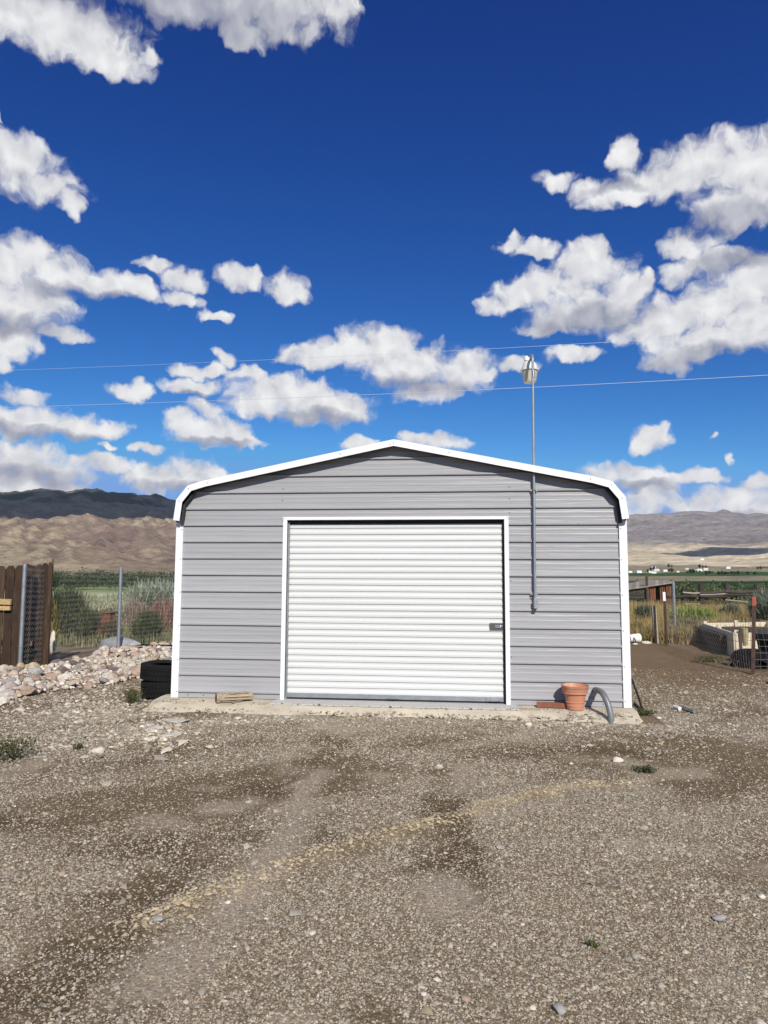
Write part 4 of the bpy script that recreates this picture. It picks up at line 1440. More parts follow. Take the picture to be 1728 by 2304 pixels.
def smooth_path(p, n=8, it=3):
    p = np.array(p, float); r_ = []
    for a, b_ in zip(p[:-1], p[1:]):
        for k in range(n):
            r_.append(a + (b_ - a) * k / n)
    r_.append(p[-1]); r_ = np.array(r_)
    for _ in range(it * n):
        r_[1:-1] = (r_[:-2] + 2 * r_[1:-1] + r_[2:]) / 4
    return r_


for pts, lab in (([(264, 1480), (285, 1470), (310, 1462), (340, 1455), (395, 1454)], 'long black irrigation pipe curving over the cobbles from the fence post'),
                 ([(310, 1448), (330, 1453), (360, 1452), (400, 1458)], 'black irrigation pipe behind the cobbles near the garage'),
                 ([(340, 1499), (362, 1502), (392, 1497)], 'short black pipe on the cobbles above the tyres')):
    o = MB().tube(smooth_path(on_ground(pts, .10)), .017, 7).build('irrigation_pipe', M_BLACK, None, smooth=True); tag(o, lab, 'pipe')

# ------------------------------------------------------------------ board fence
M_PICKET = mat('dark_stained_wood', (.052, .031, .019), rough=.85, var=.5, scale=3.0, stretch=(9, 9, .8), bump=.003, bscale=18, second=(.15, .095, .055), sfac=(.58, .74), sscale=2.4, objrand=.4)
M_OSB = mat('osb_board', (.42, .29, .14), rough=.85, var=.4, scale=30, stretch=(1, 1, 2))
fe = at(40, 1515, 3.15)
fence = thing('board_fence', 'dark weathered dog-eared board fence at the left edge of the yard', 'fence', (fe[0], 3.15, gz1(fe[0], 3.15)))


def picket(pxc, pxw, top, y, lean=0.0):
    a, b_ = at(pxc - pxw / 2, top, y), at(pxc + pxw / 2, top, y)
    zt = a[2]; x0, x1 = a[0], b_[0]; w = x1 - x0; zb = gz1((x0 + x1) / 2, y) - .05
    th = .022
    out = [(x0, zb), (x1, zb), (x1 + lean, zt - .055), (x1 + lean - w * .28, zt), (x0 + lean + w * .28, zt), (x0 + lean, zt - .055)]
    fr = [(x, y - th / 2, z) for x, z in out]; bk = [(x, y + th / 2, z) for x, z in out]
    n = len(out)
    mb = MB(); mb.add(fr + bk, [tuple(range(n)), tuple(range(2 * n - 1, n - 1, -1))] + [(i + n, (i + 1) % n + n, (i + 1) % n, i) for i in range(n)])
    return mb.build('picket', M_PICKET, fence)


for i, (pc_, w_, tp_, y_) in enumerate([(-86, 21, 1273, 2.95), (-64, 20, 1272, 2.97), (-42, 21, 1274, 2.96), (-19, 20, 1273, 2.98), (3, 19, 1273, 2.95), (25, 19, 1273, 2.97), (46, 19, 1272, 3.0), (67, 17, 1271, 3.0),
                                        (62, 13, 1269, 3.32), (76, 13, 1273, 3.36), (90, 13, 1270, 3.33), (103, 13, 1267, 3.36), (114, 10, 1265, 3.33)]):
    picket(pc_, w_, tp_, y_, lean=rng.normal(0, .012))
for zc in (1300, 1445):
    a, b_ = at(-100, zc, 3.03), at(74, zc, 3.03)
    MB().box(((a[0] + b_[0]) / 2, 3.03, a[2]), (b_[0] - a[0], .04, .09)).build('rail', M_PICKET, fence)
a = at(114, 1256, 3.42); zb = gz1(a[0], 3.42)
MB().box((a[0], 3.42, (a[2] + zb) / 2), (.10, .09, a[2] - zb)).build('post', mat('grey_brown_post', (.26, .19, .12), rough=.9, var=.3, scale=4, stretch=(6, 6, .8)), fence, bevel=.012)
for (x0, x1, y0, y1, tl) in ((-20, 27, 1347, 1360, .03), (-20, 25, 1363, 1373, .0)):
    a, b_ = at(x0, y0, 2.925), at(x1, y1, 2.925)
    MB().box(((a[0] + b_[0]) / 2, 2.90, (a[2] + b_[2]) / 2), (b_[0] - a[0], .05, abs(a[2] - b_[2])), roty(tl)).build('board_scrap', M_OSB, fence)

# ------------------------------------------------------------------ chain link fence
p1 = gnd(44, 1513); p2 = gnd(266, 1467); p3 = gnd(478, 1440)
clf = thing('chain_link_fence', 'galvanised chain link fence on pipe posts behind the cobbles', 'fence', (p2[0], p2[1], gz1(p2[0], p2[1])))
tops = [at(56.5, 1269, p1[1]), at(272.5, 1277, p2[1]), at(478, 1288, p3[1])]
for k, (p, tpp) in enumerate(zip((p1, p2, p3), tops)):
    zb = gz1(p[0], p[1]) - .1
    po_ = MB().tube([(p[0], p[1], zb), ((p[0] + tpp[0]) / 2, p[1], (zb + tpp[2]) / 2), (tpp[0], p[1], tpp[2])], .036 if k == 0 else .040, 12).build('post', M_GALVDULL, clf, smooth=True)
    for zz in (.25, .52, .80):
        c = np.array([p[0], p[1], zb]) * (1 - zz) + np.array([tpp[0], p[1], tpp[2]]) * zz
        MB().tube([c - [0, 0, .008], c + [0, 0, .008]], .043, 10).build('tie_band', M_GALV, po_)


def chainlink(a, b_, ta, tb, d=.055):
    a = np.array(a); b_ = np.array(b_)
    L = np.linalg.norm(b_[:2] - a[:2]); n = int(L / d); dv = np.append((b_[:2] - a[:2]) / L, 0)
    mb = MB()
    for i in range(n):
        u = i / n
        base = a + dv * (i * d); zb = gz1(base[0], base[1]) - .01; zt = ta * (1 - u) + tb * u
        m_ = int((zt - zb) / (d * .9)); pts = []
        for j in range(m_ + 1):
            off_ = d / 2 * (1 if j % 2 else -1)
            wob = .02 * math.sin(u * 9 + j * .05)
            pts.append(base + dv * off_ + np.array([dv[1] * wob, -dv[0] * wob, 0]) + np.array([0, 0, zb - base[2] + j * d * .9]))
        mb.tube(pts, .0026, 3, caps=False)
    return mb


M_CHAIN = mat('chain_link_wire', (.26, .27, .28), rough=.5, var=.2, metal=.4)
o = chainlink(p1, p2, tops[0][2] - .03, tops[1][2] - .02).build('wire_fabric', M_CHAIN, clf); o['kind'] = 'stuff'
o = chainlink(p2, p3, tops[1][2] - .02, tops[2][2] - .02).build('wire_fabric', M_CHAIN, clf); o['kind'] = 'stuff'


def gp(px, y, lift=0.0):
    """ground point under picture column px at depth y"""
    p = at(px, 1400, y); return np.array([p[0], y, gz1(p[0], y) + lift])


# ------------------------------------------------------------------ beyond the left fence
M_RUST = mat('rusted_steel', (.15, .062, .030), rough=.95, var=.4, scale=5, bump=.003, bscale=40, second=(.09, .035, .02), sfac=(.5, .66))
c = gp(232, 10.4)
bx = thing('rusty_bin', 'rusty brown steel bin standing behind the chain link fence', 'bin', c)
MB().box(c + [0, 0, .36], (.70, .6, .72)).build('body', M_RUST, bx, bevel=.01)
MB().box(c + [0, 0, .735], (.76, .66, .035)).build('rim', M_RUST, bx)
for k in (-.24, 0, .24):
    MB().box(c + [k, -.305, .36], (.035, .02, .70)).build('rib', M_RUST, bx)
c = gnd(228, 1470)
o = lump((c[0], c[1] + .9, gz1(c[0], c[1]) + .10), (1.15, .6, .42), mat('grey_boulder', (.34, .34, .35), rough=.9, var=.15, scale=6, bump=.01, bscale=30), 'boulder', label='flat grey block lying behind the chain link fence below the rusty bin', cat='boulder', seed=77, rot=-.25, tilt=.1)
c = gp(121, 5.6)
o = lump((c[0], c[1], c[2] + .22), (.16, .10, .62), M_ROCKW, 'pale_marker_stone', label='upright pale stone at the end of the board fence', cat='stone', seed=79)

KOCHIA = (.070, .085, .035)
shrub('green_bush', 'tall dark green bush behind the chain link fence beside the board fence', 'bush', gp(150, 9.3), .62, .5, 1.42, 5200, KOCHIA, (.15, .15, .065), .016, 'blade', lean=.30, clumps=40)
shrub('green_bush', 'dark green bush between the rusty bin and the board fence', 'bush', gp(196, 8.6), .38, .4, .95, 2400, (.06, .075, .03), (.13, .13, .055), .016, 'blade', lean=.35, clumps=22)
shrub('green_bush', 'rounded dark green bush right of the fence post', 'bush', gp(333, 8.9), .50, .45, .86, 3600, (.062, .085, .030), (.13, .14, .05), .015, 'blade', lean=.3, clumps=34)
shrub('green_bush', 'brownish bush just left of the middle fence post', 'bush', gp(250, 8.8), .32, .3, .62, 1500, (.10, .085, .045), (.17, .13, .07), .015, 'blade', lean=.35, clumps=18)
shrub('yellow_flower', 'clump of yellow flowers beside the rusty bin', 'flowers', gp(259, 9.9), .10, .10, .82, 420, (.62, .42, .04), (.20, .18, .05), .022, clumps=9)
shrub('yellow_flower', 'pale yellowish weeds at the end of the board fence', 'weed', gp(124, 9.0), .14, .14, 1.0, 520, (.38, .30, .10), (.20, .18, .07), .016, 'blade', lean=.2, clumps=10)
shrub('dock_weed', 'stand of reddish dry dock stalks beside the garage wall', 'weed', gp(372, 12.5), .75, .5, 1.05, 3000, (.24, .125, .10), (.36, .25, .19), .016, 'blade', lean=.12, clumps=60)
shrub('dock_weed', 'paler dry stalks left of the reddish dock', 'weed', gp(302, 13.0), .45, .4, 1.05, 1500, (.34, .26, .20), (.22, .15, .11), .014, 'blade', lean=.12, clumps=34)
SAGE = (.40, .43, .32)
shrub('sagebrush', 'large silvery sagebrush rising beside the left garage wall', 'sagebrush', gp(345, 20), 1.35, 1.0, 1.62, 7000, SAGE, (.17, .20, .14), .026, 'blade', lean=.55, clumps=46)
shrub('sagebrush', 'second silvery sagebrush half hidden by the left garage wall', 'sagebrush', gp(405, 19.5), .9, .8, 1.5, 3500, SAGE, (.18, .21, .14), .026, 'blade', lean=.5, clumps=30)
for i, (px, y, w_, h_) in enumerate(((132, 17, .9, .75), (170, 20, 1.1, .8), (205, 18, .9, .7), (235, 22, 1.2, .85), (262, 18.5, .8, .7), (290, 19, .9, .85), (150, 27, 1.3, .8), (215, 29, 1.4, .8), (280, 27, 1.2, .9), (100, 23, 1.2, .8), (315, 30, 1.3, .9), (185, 36, 1.5, .8), (255, 38, 1.6, .8))):
    shrub('sagebrush', 'low grey-green sagebrush in the field behind the chain link fence', 'sagebrush', gp(px, y), w_, w_ * .8, h_, 1300, (.44, .44, .28), (.30, .31, .18), .03, 'blade', group='sagebrush in the left field', lean=.5, clumps=20)


def grass_field(name, label, n, fn, length, width, base, alt, lean=.3):
    V, F, C_ = blades(n, fn, length, width, lean, cols(n, base, .3, alt, .35), segs=1)
    o = mesh_np(name, V, F, M_LEAF, None, col=C_); tag(o, label, 'grass', kind='stuff')


def fn_left(n):
    y = 7.6 + rng.random(n) ** 1.6 * 32; x = np.array([CX + math.tan(-.105 + a) * (yy - CY) for a, yy in zip(rng.uniform(-.80, -.22, n), y)])
    return np.stack([x, y, ground_z(x, y)], -1)


def fn_right(n):
    y = 10.9 + rng.random(n) ** 1.5 * 30; x = np.array([CX + math.tan(-.105 + a) * (yy - CY) for a, yy in zip(np.where(rng.random(n) < .75, rng.uniform(.26, .62, n), rng.uniform(.0, .95, n)), y)])
    return np.stack([x, y, ground_z(x, y)], -1)


grass_field('dry_grass', 'sparse green and straw grass behind the chain link fence', 16000, fn_left, .34, .012, (.20, .21, .105), (.34, .29, .15))
grass_field('dry_grass', 'tall straw-coloured grass on the right behind the garage', 38000, fn_right, .50, .013, (.42, .30, .13), (.25, .22, .10), lean=.28)

# ------------------------------------------------------------------ right side: raised bed, posts, wire
M_BEDW = mat('pale_bare_timber', (.64, .55, .40), rough=.8, var=.12, scale=3, stretch=(1, 1, 8), bump=.002, bscale=20, objrand=.06)
A = gnd(1655, 1480); B_ = gnd(1583, 1447); A[2] = B_[2] = GZ
fr = gnd(1745, 1476) - A; fr[2] = 0; fr /= np.linalg.norm(fr)
sd = B_ - A; sd[2] = 0; Ls = np.linalg.norm(sd); sd /= Ls
hB = at(1655, 1424, A[1])[2] - GZ
Wf = 2.4
rb = thing('raised_bed', 'pale timber raised garden bed at the right behind the wire fence', 'raised bed', A)
rows_ = [0, .34, .67, 1.0]
for (P0, dr, L_, nrm) in ((A, sd, Ls, -fr), (A, fr, Wf, -sd), (A + fr * Wf, sd, Ls, fr), (B_, fr, Wf, sd)):
    ang = math.atan2(dr[1], dr[0])
    for z0, z1 in zip(rows_[:-1], rows_[1:]):
        cc_ = P0 + dr * L_ / 2 + np.array([0, 0, hB * (z0 + z1) / 2])
        MB().box(cc_, (L_ - .004, .045, hB * (z1 - z0) - .008), rotz(ang)).build('board', M_BEDW, rb)
ins = (sd + fr) * .05
for P0, k in ((A, sd + fr), (B_, fr - sd), (A + fr * Wf, sd - fr), (A + fr * Wf / 2, sd), (B_ + fr * Wf / 2, -sd), (A + sd * Ls * .5, fr)):
    MB().box(P0 + k * .07 + [0, 0, hB / 2 + .03], (.09, .09, hB + .06), rotz(math.atan2(sd[1], sd[0]))).build('stake', M_BEDW, rb)
cc_ = A + sd * Ls / 2 + fr * Wf / 2
MB().box(cc_ + [0, 0, hB * .40], (Ls - .1, Wf - .1, hB * .8), rotz(math.atan2(sd[1], sd[0]))).build('soil_fill', mat('dark_garden_soil', (.07, .05, .035), rough=1, var=.4, scale=8, bump=.02, bscale=14), rb)
c = at(1676, 1433, A[1] - .1); zt = at(1676, 1413, A[1] - .1)[2]; zl = at(1676, 1453, A[1] - .1)[2]
cup = MB().lathe([(.040, zl - c[2]), (.044, zl - c[2] + .01), (.078, zt - c[2]), (.072, zt - c[2]), (.04, zl - c[2] + .02)], (c[0], c[1], c[2]), 16).build('plastic_cup', mat('yellowed_plastic', (.38, .33, .17), rough=.4, var=.15, scale=5), None, smooth=True)
tag(cup, 'tall yellowed plastic cup hung on the front of the raised bed', 'cup')

M_TPOST = mat('dark_rusty_steel_post', (.065, .040, .032), rough=.85, var=.35, scale=8)
M_RED = mat('faded_red_paint', (.36, .085, .05), rough=.7, var=.2, scale=10)


def tpost(pb_, ptop, name, label, capm, cap_px, w=.032):
    g_ = gnd(*pb_); tpz = at(ptop[0], ptop[1], g_[1]); zb = gz1(g_[0], g_[1])
    t_ = thing(name, label, 'fence post', (g_[0], g_[1], zb))
    k = at(ptop[0], ptop[1] + cap_px, g_[1])[2]
    f_ = lambda z: g_[0] + (tpz[0] - g_[0]) * (z - zb) / (tpz[2] - zb)
    def seg(z0, z1, nm, mm, e=0):
        mb = MB()
        for (dx, dy, sx, sy) in ((0, 0, w + .018 + e, .008 + e), (0, .016, .008 + e, .034 + e)):
            q0 = np.array([f_(z0) + dx, g_[1] + dy, z0]); q1 = np.array([f_(z1) + dx, g_[1] + dy, z1])
            vs = [q + np.array([a * sx / 2, b2 * sy / 2, 0]) for q in (q0, q1) for a, b2 in ((-1, -1), (1, -1), (1, 1), (-1, 1))]
            mb.add(vs, [(0, 3, 2, 1), (4, 5, 6, 7), (0, 1, 5, 4), (1, 2, 6, 5), (2, 3, 7, 6), (3, 0, 4, 7)])
        if nm == 'shaft':
            for z in np.arange(zb + .1, k, .055):
                mb.box((f_(z), g_[1] - .007, z), (.014, .010, .018))
        mb.build(nm, mm, t_)
    seg(zb - .1, k, 'shaft', M_TPOST); seg(k, tpz[2], 'painted_tip', capm, .001)
    return g_, tpz


t1, t1t = tpost((1694, 1518), (1697, 1343), 'steel_fence_post', 'rusty steel T-post with a faded red tip before the raised bed', M_RED, 20, .05)
t2, t2t = tpost((1500, 1452), (1494, 1332), 'steel_fence_post', 'dark steel T-post with a white tip behind the garage', M_WHITE, 20, .05)
g_ = gnd(1520, 1442); tt = at(1515, 1311, g_[1])
o = MB().tube([(g_[0], g_[1], GZ - .1), ((g_[0] + tt[0]) / 2, g_[1], tt[2] / 2), (tt[0], g_[1], tt[2])], .042, 12).build('pipe_post', M_GALV, None, smooth=True)
tag(o, 'tall galvanised pipe post beside the white-tipped T-post', 'fence post')
g3 = gnd(1478, 1448); tt = at(1471, 1364, g3[1])
o = MB().box((g3[0] - .03, g3[1], (tt[2] + GZ) / 2), (.115, .10, tt[2] - GZ + .04), roty(-.06), jit=.004).build('wooden_post', mat('bleached_post_wood', (.40, .32, .22), rough=.9, var=.25, scale=4, stretch=(8, 8, .8)), None, bevel=.008)
tag(o, 'short bleached wooden post in the grass behind the garage', 'fence post')

# welded wire between the T-posts, sagging
wf = thing('wire_mesh_fence', 'sagging welded wire mesh strung between the steel T-posts', 'fence', (t1[0], t1[1], GZ))
def wirefence(a, b_, H, nv, nh, bulge):
    mb = MB(); a = np.array(a); b_ = np.array(b_); d_ = b_ - a; L_ = np.linalg.norm(d_[:2]); nr = np.array([-d_[1], d_[0], 0]) / L_
    def P(u, h):
        p = a + d_ * u; s_ = math.sin(math.pi * u)
        off_ = bulge * (h / H - .45) * s_ + .06 * math.sin(h * 5 + u * 11) * s_
        return np.array([p[0], p[1], gz1(p[0], p[1]) + .02 + h * (1 - .10 * s_)]) + nr * off_ + np.array([d_[0], d_[1], 0]) / L_ * .05 * math.sin(h * 4 + u * 7)
    for i in range(nv + 1):
        mb.tube([P(i / nv, H * k / 7) for k in range(8)], .0028, 3, caps=False)
    for j in range(nh + 1):
        mb.tube([P(i / 24, H * j / nh) for i in range(25)], .0026, 3, caps=False)
    return mb
M_WW = mat('dull_fence_wire', (.20, .18, .16), rough=.6, var=.3, metal=.3)
o = wirefence(t1, t2, 1.05, 46, 8, .25).build('wire_panel', M_WW, wf); o['kind'] = 'stuff'
o = wirefence(t1, t1 + np.array([2.2, .5, 0]), 1.0, 18, 8, .1).build('wire_panel', M_WW, wf); o['kind'] = 'stuff'
# loose crumpled wire at the foot
mb = MB()
for k in range(16):
    a0 = t1 + np.array([rng.uniform(-.9, .9), rng.uniform(-.15, .25), 0]); pts = []
    for j in range(6):
        z = gz1(a0[0], a0[1]); pts.append((a0[0] + rng.normal(0, .03), a0[1] + rng.normal(0, .03), z + .02 + j * .045 + .03 * rng.random())); a0 = a0 + [rng.normal(.0, .06), rng.normal(0, .05), 0]
    mb.tube(smooth_path(pts, 3, 1), .0035, 3, caps=False)
o = mb.build('crumpled_wire', M_WW, wf); o['kind'] = 'stuff'

# black tub, low dome, bag, and an unseen form added to cast a shadow
c = gp(1741, 5.9, .0); top = at(1741, 1424, 5.9)[2]; H = top - c[2]
tb = thing('black_tub', 'tall black plastic tub with a thick rim at the right edge of the picture', 'tub', c)
MB().lathe([(.26, 0), (.335, H - .15), (.30, H - .15)], c, 28).build('body', M_BLACK, tb, smooth=True)
MB().lathe([(.335, H - .15), (.385, H - .15), (.392, H - .03), (.375, H), (.31, H), (.30, H - .02), (.33, H - .14)], c, 28, closed=True).build('rim', M_BLACK, tb, smooth=True)
c = gp(1686, 5.55)  # low black dome set before the raised bed
pn = thing('black_dome', 'low black dome behind the red-tipped T-post', 'pan', c)
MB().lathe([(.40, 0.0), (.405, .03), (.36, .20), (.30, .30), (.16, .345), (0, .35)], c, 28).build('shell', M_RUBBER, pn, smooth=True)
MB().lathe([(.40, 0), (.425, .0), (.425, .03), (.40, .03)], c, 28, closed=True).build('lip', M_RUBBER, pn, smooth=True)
c = gp(1738, 5.2)
o = lump((c[0], c[1], c[2] + .16), (.62, .5, .40), M_BLACK, 'black_bag', label='crumpled black plastic bag at the right edge behind the T-post', cat='bag', seed=90, rough=.5)
c = np.array([6.98, 1.95, gz1(6.98, 1.95)])  # unseen form added for the shadow it throws on the ground
st = thing('shadow_caster', 'unseen round black form added beyond the right edge to cast a shadow', 'shadow caster', c)
MB().lathe([(.62, 0), (.64, .10), (.62, .12), (.66, .72), (.60, .72), (.57, .05), (0, .05)], c, 32).build('wall', M_BLACK, st, smooth=True)
MB().lathe([(.66, .70), (.69, .71), (.69, .75), (.60, .75), (.60, .72)], c, 32, closed=True).build('rim', M_BLACK, st, smooth=True)
# white upturned bucket behind the garage
c = gp(1424, 10.9)
bk = thing('white_bucket', 'white plastic bucket lying on its side behind the right garage corner', 'bucket', c)
MB().lathe([(.105, 0), (.135, .30), (.128, .30), (.098, .01)], c + [-.12, -.02, .125], 20, R=rotz(.25) @ roty(math.pi / 2)).build('pail', mat('white_plastic', (.70, .70, .68), rough=.5, var=.05), bk, smooth=True)
MB().tube([c + [-.02, -.13, .16], c + [.03, -.155, .06], c + [.02, -.14, 0.01]], .012, 6).build('handle', M_BLACK, bk)
for i, (px, py, s) in enumerate(((1455, 1449, .28), (1511, 1447, .22), (1400 + 28, 1452, .16))):
    g_ = gnd(px, py); lump((g_[0], g_[1], GZ + .03), (s, s * .7, s * .5), M_ROCKW if i != 1 else M_ROCKT, 'stone', label=('pale stone by the foot of the bleached post', 'tan stone by the foot of the galvanised pipe post', 'small stone beside the white bucket')[i], cat='stone', seed=60 + i)

# shrubs and tall weeds on the right
shrub('rabbitbrush', 'bright yellow-green rabbitbrush between the pipe post and the raised bed', 'bush', gp(1560, 17.5), 1.05, .8, .85, 5200, (.33, .36, .11), (.22, .27, .09), .016, 'blade', lean=.5, clumps=44)
shrub('rabbitbrush', 'dull green low brush at the foot of the rabbitbrush', 'bush', gp(1535, 13.5), .75, .5, .55, 2200, (.15, .155, .08), (.28, .23, .12), .014, 'blade', lean=.45, clumps=24)
shrub('sagebrush', 'small dark sagebrush in the straw grass near the garage corner', 'sagebrush', gp(1447, 19), .42, .4, .85, 1500, (.13, .15, .105), (.20, .21, .14), .02, 'blade', lean=.45, clumps=20)
shrub('sagebrush', 'big grey sagebrush at the right edge of the picture', 'sagebrush', gp(1722, 18), .62, .6, 1.40, 4500, (.22, .25, .18), (.11, .13, .09), .022, 'blade', lean=.5, clumps=44)
shrub('sagebrush', 'grey sagebrush behind the big one at the right edge', 'sagebrush', gp(1768, 16), .7, .7, 1.4, 3000, (.20, .23, .16), (.11, .13, .09), .022, 'blade', lean=.5, clumps=34)
shrub('sagebrush', 'small sagebrush in front of the broken corral rails', 'sagebrush', gp(1642, 24), .60, .5, .75, 1800, (.19, .21, .15), (.12, .13, .09), .022, 'blade', lean=.5, clumps=26)
shrub('green_weed', 'green weeds growing against the right garage corner', 'weed', gp(1428, 12.5), .35, .35, .55, 1200, (.13, .16, .055), (.28, .24, .11), .014, 'blade', lean=.35, clumps=18)
shrub('tumbleweed', 'pale dry tumbleweed at the foot of the T-posts', 'weed', gp(1500, 11.4), .45, .35, .40, 1300, (.34, .27, .17), (.24, .19, .12), .009, 'blade', lean=.7, clumps=22)
shrub('tumbleweed', 'pale dry weeds left of the raised bed', 'weed', gp(1560, 11.6), .55, .35, .45, 1600, (.36, .28, .16), (.25, .21, .12), .010, 'blade', lean=.5, clumps=26)

# ------------------------------------------------------------------ corral
M_OLD = mat('old_grey_wood', (.060, .050, .042), rough=.92, var=.4, scale=3, stretch=(1, 5, 5), bump=.006, bscale=14, objrand=.25)
M_OLDL = mat('bleached_rail_wood', (.27, .235, .195), rough=.92, var=.35, scale=3, stretch=(1, 5, 5), objrand=.25)
YC = 37.0
co = at(1575, 1366, YC)
cor = thing('corral_fence', 'old corral fence of heavy posts and split rails beyond the straw grass', 'fence', (co[0], YC, gz1(co[0], YC)))
CPX = [(1538, 1322, 11), (1577, 1314, 12), (1634, 1314, 13), (1705, 1314, 13), (1772, 1316, 13)]
for (px, t_, w_) in CPX:
    a = at(px, t_, YC); zb = gz1(a[0], YC)
    MB().tube([(a[0], YC, zb - .2), (a[0] + .02, YC, (zb + a[2]) / 2), (a[0] + rng.normal(0, .03), YC, a[2])], [w_ / 1600 * 46 / 2 * 1.1, w_ / 1600 * 46 / 2, w_ / 1600 * 46 / 2 * .92], 9).build('post', M_OLD, cor, smooth=True)
for (x0, y0, x1, y1, th, mm) in ((1500, 1343, 1540, 1342, 6, 0), (1500, 1357, 1540, 1358, 6, 0), (1536, 1333, 1579, 1334, 3, 1), (1536, 1341, 1579, 1341, 4, 0), (1536, 1353, 1579, 1355, 4, 0), (1536, 1358, 1579, 1359, 3, 1),
                                 (1575, 1334, 1636, 1330, 5, 0), (1575, 1338, 1636, 1336, 3, 1), (1575, 1342, 1636, 1342, 5, 0), (1575, 1355, 1636, 1354, 6, 0), (1580, 1368, 1634, 1368, 5, 0), (1632, 1331, 1707, 1330, 6, 0), (1632, 1338, 1707, 1337, 5, 0),
                                 (1632, 1350, 1690, 1356, 3, 1), (1634, 1352, 1680, 1358, 4, 0), (1703, 1331, 1775, 1332, 6, 0), (1703, 1339, 1775, 1340, 5, 0), (1640, 1368, 1668, 1355, 3, 0)):
    a, b_ = at(x0, y0, YC - .17), at(x1, y1, YC - .17)
    mid = (a + b_) / 2 + np.array([0, 0, rng.normal(-.02, .03)])
    MB().tube([a, a + (mid - a) * .5, mid, b_ + (mid - b_) * .5, b_], np.array([1, .95, 1.05, .95, .9]) * th / 1600 * 46 / 2 * 1.25, 7).build('rail', M_OLDL if mm else M_OLD, cor, smooth=True)

# tumbledown shed
YS = 45.0
a0 = at(1402, 1346, YS)
sh = thing('plank_shed', 'low tumbledown plank shed with a grey sloping roof beyond the grass', 'shed', (a0[0], YS, gz1(a0[0], YS)))
M_RB = mat('red_brown_planks', (.19, .085, .045), rough=.9, var=.45, scale=3, stretch=(6, 6, .8), second=(.07, .04, .028), sfac=(.48, .62), sscale=2, objrand=.3)
roofn = lambda px: np.interp(px, [1380, 1455, 1517], [1331, 1320, 1311])
rooff = lambda px: np.interp(px, [1380, 1420, 1458, 1517], [1321, 1312, 1306.5, 1309.5])
for k in range(14):
    x0 = 1396 + k * 8.7; x1 = x0 + 8.3
    q = [at(x0, roofn(x0), YS - .3), at(x1, roofn(x1), YS - .3), at(x1, rooff(x1), YS + 3.2), at(x0, rooff(x0), YS + 3.2)]
    mb = MB(); mb.add([p + np.array([0, 0, .05]) for p in q] + [p - np.array([0, 0, .03]) for p in q], [(0, 1, 2, 3), (7, 6, 5, 4), (0, 4, 5, 1), (1, 5, 6, 2), (2, 6, 7, 3), (3, 7, 4, 0)])
    mb.build('roof_plank', M_OLDL, sh)
for k in range(13):
    x0 = 1458 + k * 4.4; a = at(x0, roofn(x0) + 1, YS); b_ = at(x0 + 3.9, 1348, YS)
    if k in (4, 5):
        continue
    MB().box(((a[0] + b_[0]) / 2, YS, (a[2] + gz1(a[0], YS)) / 2), (b_[0] - a[0], .05, a[2] - gz1(a[0], YS)), roty(rng.normal(0, .03))).build('wall_plank', M_RB, sh)
for (y0, th) in ((1331, 5), (1337, 4), (1343, 5), (1326, 3)):
    a, b_ = at(1396, y0, YS), at(1457, y0, YS)
    MB().box(((a[0] + b_[0]) / 2, YS, a[2]), (b_[0] - a[0], .06, th / 1600 * 54), jit=.01).build('wall_log', M_OLD, sh)
a = at(1455, 1297, YS - .2); zb = gz1(a[0], YS)
MB().tube([(a[0], YS - .2, zb - .1), (a[0], YS - .2, a[2])], .10, 8).build('corner_post', M_OLD, sh, smooth=True)
a, b_ = at(1460, 1318, YS + 2.5), at(1514, 1345, YS + 2.5)
MB().box(((a[0] + b_[0]) / 2, YS + 2.4, (a[2] + b_[2]) / 2), (b_[0] - a[0], .05, a[2] - b_[2] + .4)).build('back_wall', M_OLD, sh)

# ------------------------------------------------------------------ trees of the valley
def crown_leaves(c, rx, rz, n, leaf, base, alt):
    """leaf quads in uneven clumps over a crown"""
    nc = 16
    d = rng.normal(size=(nc, 3)); d /= np.linalg.norm(d, axis=1)[:, None]; d[:, 2] = d[:, 2] * .8 + .15
    cl = d * np.array([rx, rx, rz]) * rng.uniform(.45, .9, (nc, 1))
    k = rng.integers(0, nc, n)
    P = c + cl[k] + rng.normal(0, 1, (n, 3)) * np.array([rx, rx, rz]) * .20
    return leaves(P, leaf, cols(n, base, .35, alt, .35), upright=.2)


def belt(name, label, pxs, r, dr, ground, hts, base, alt, nleaf, leaf):
    Vs, Fs, Cs, off = [], [], [], 0
    for px in pxs:
        rr = r + rng.uniform(-dr, dr); a = math.atan((px - 864) / 1600) + YAW
        x, y = CX + rr * math.sin(a), CY + rr * math.cos(a)
        h = rng.uniform(*hts); zb = ground if ground is not None else gz1(x, y)
        V, F, C_ = crown_leaves(np.array([x, y, zb + h * .52]), h * rng.uniform(.38, .55), h * .50, nleaf, leaf, base, alt)
        V[:, 2] = np.maximum(V[:, 2], zb)
        Vs.append(V); Fs.append(F + off); Cs.append(C_); off += len(V)
    o = mesh_np(name, np.concatenate(Vs), np.concatenate(Fs), M_LEAF, None, col=np.concatenate(Cs)); tag(o, label, 'trees', kind='stuff')


belt('willow_belt', 'dense dark green belt of willows across the left field', np.linspace(-700, 700, 200), 400, 35, None, (7.5, 11.0), (.060, .085, .034), (.11, .14, .055), 330, .62)
belt('river_woods', 'dark green river woods across the valley on the right', np.linspace(760, 2500, 200), 345, 55, None, (8.5, 12.0), (.048, .064, .034), (.085, .10, .05), 300, .60)


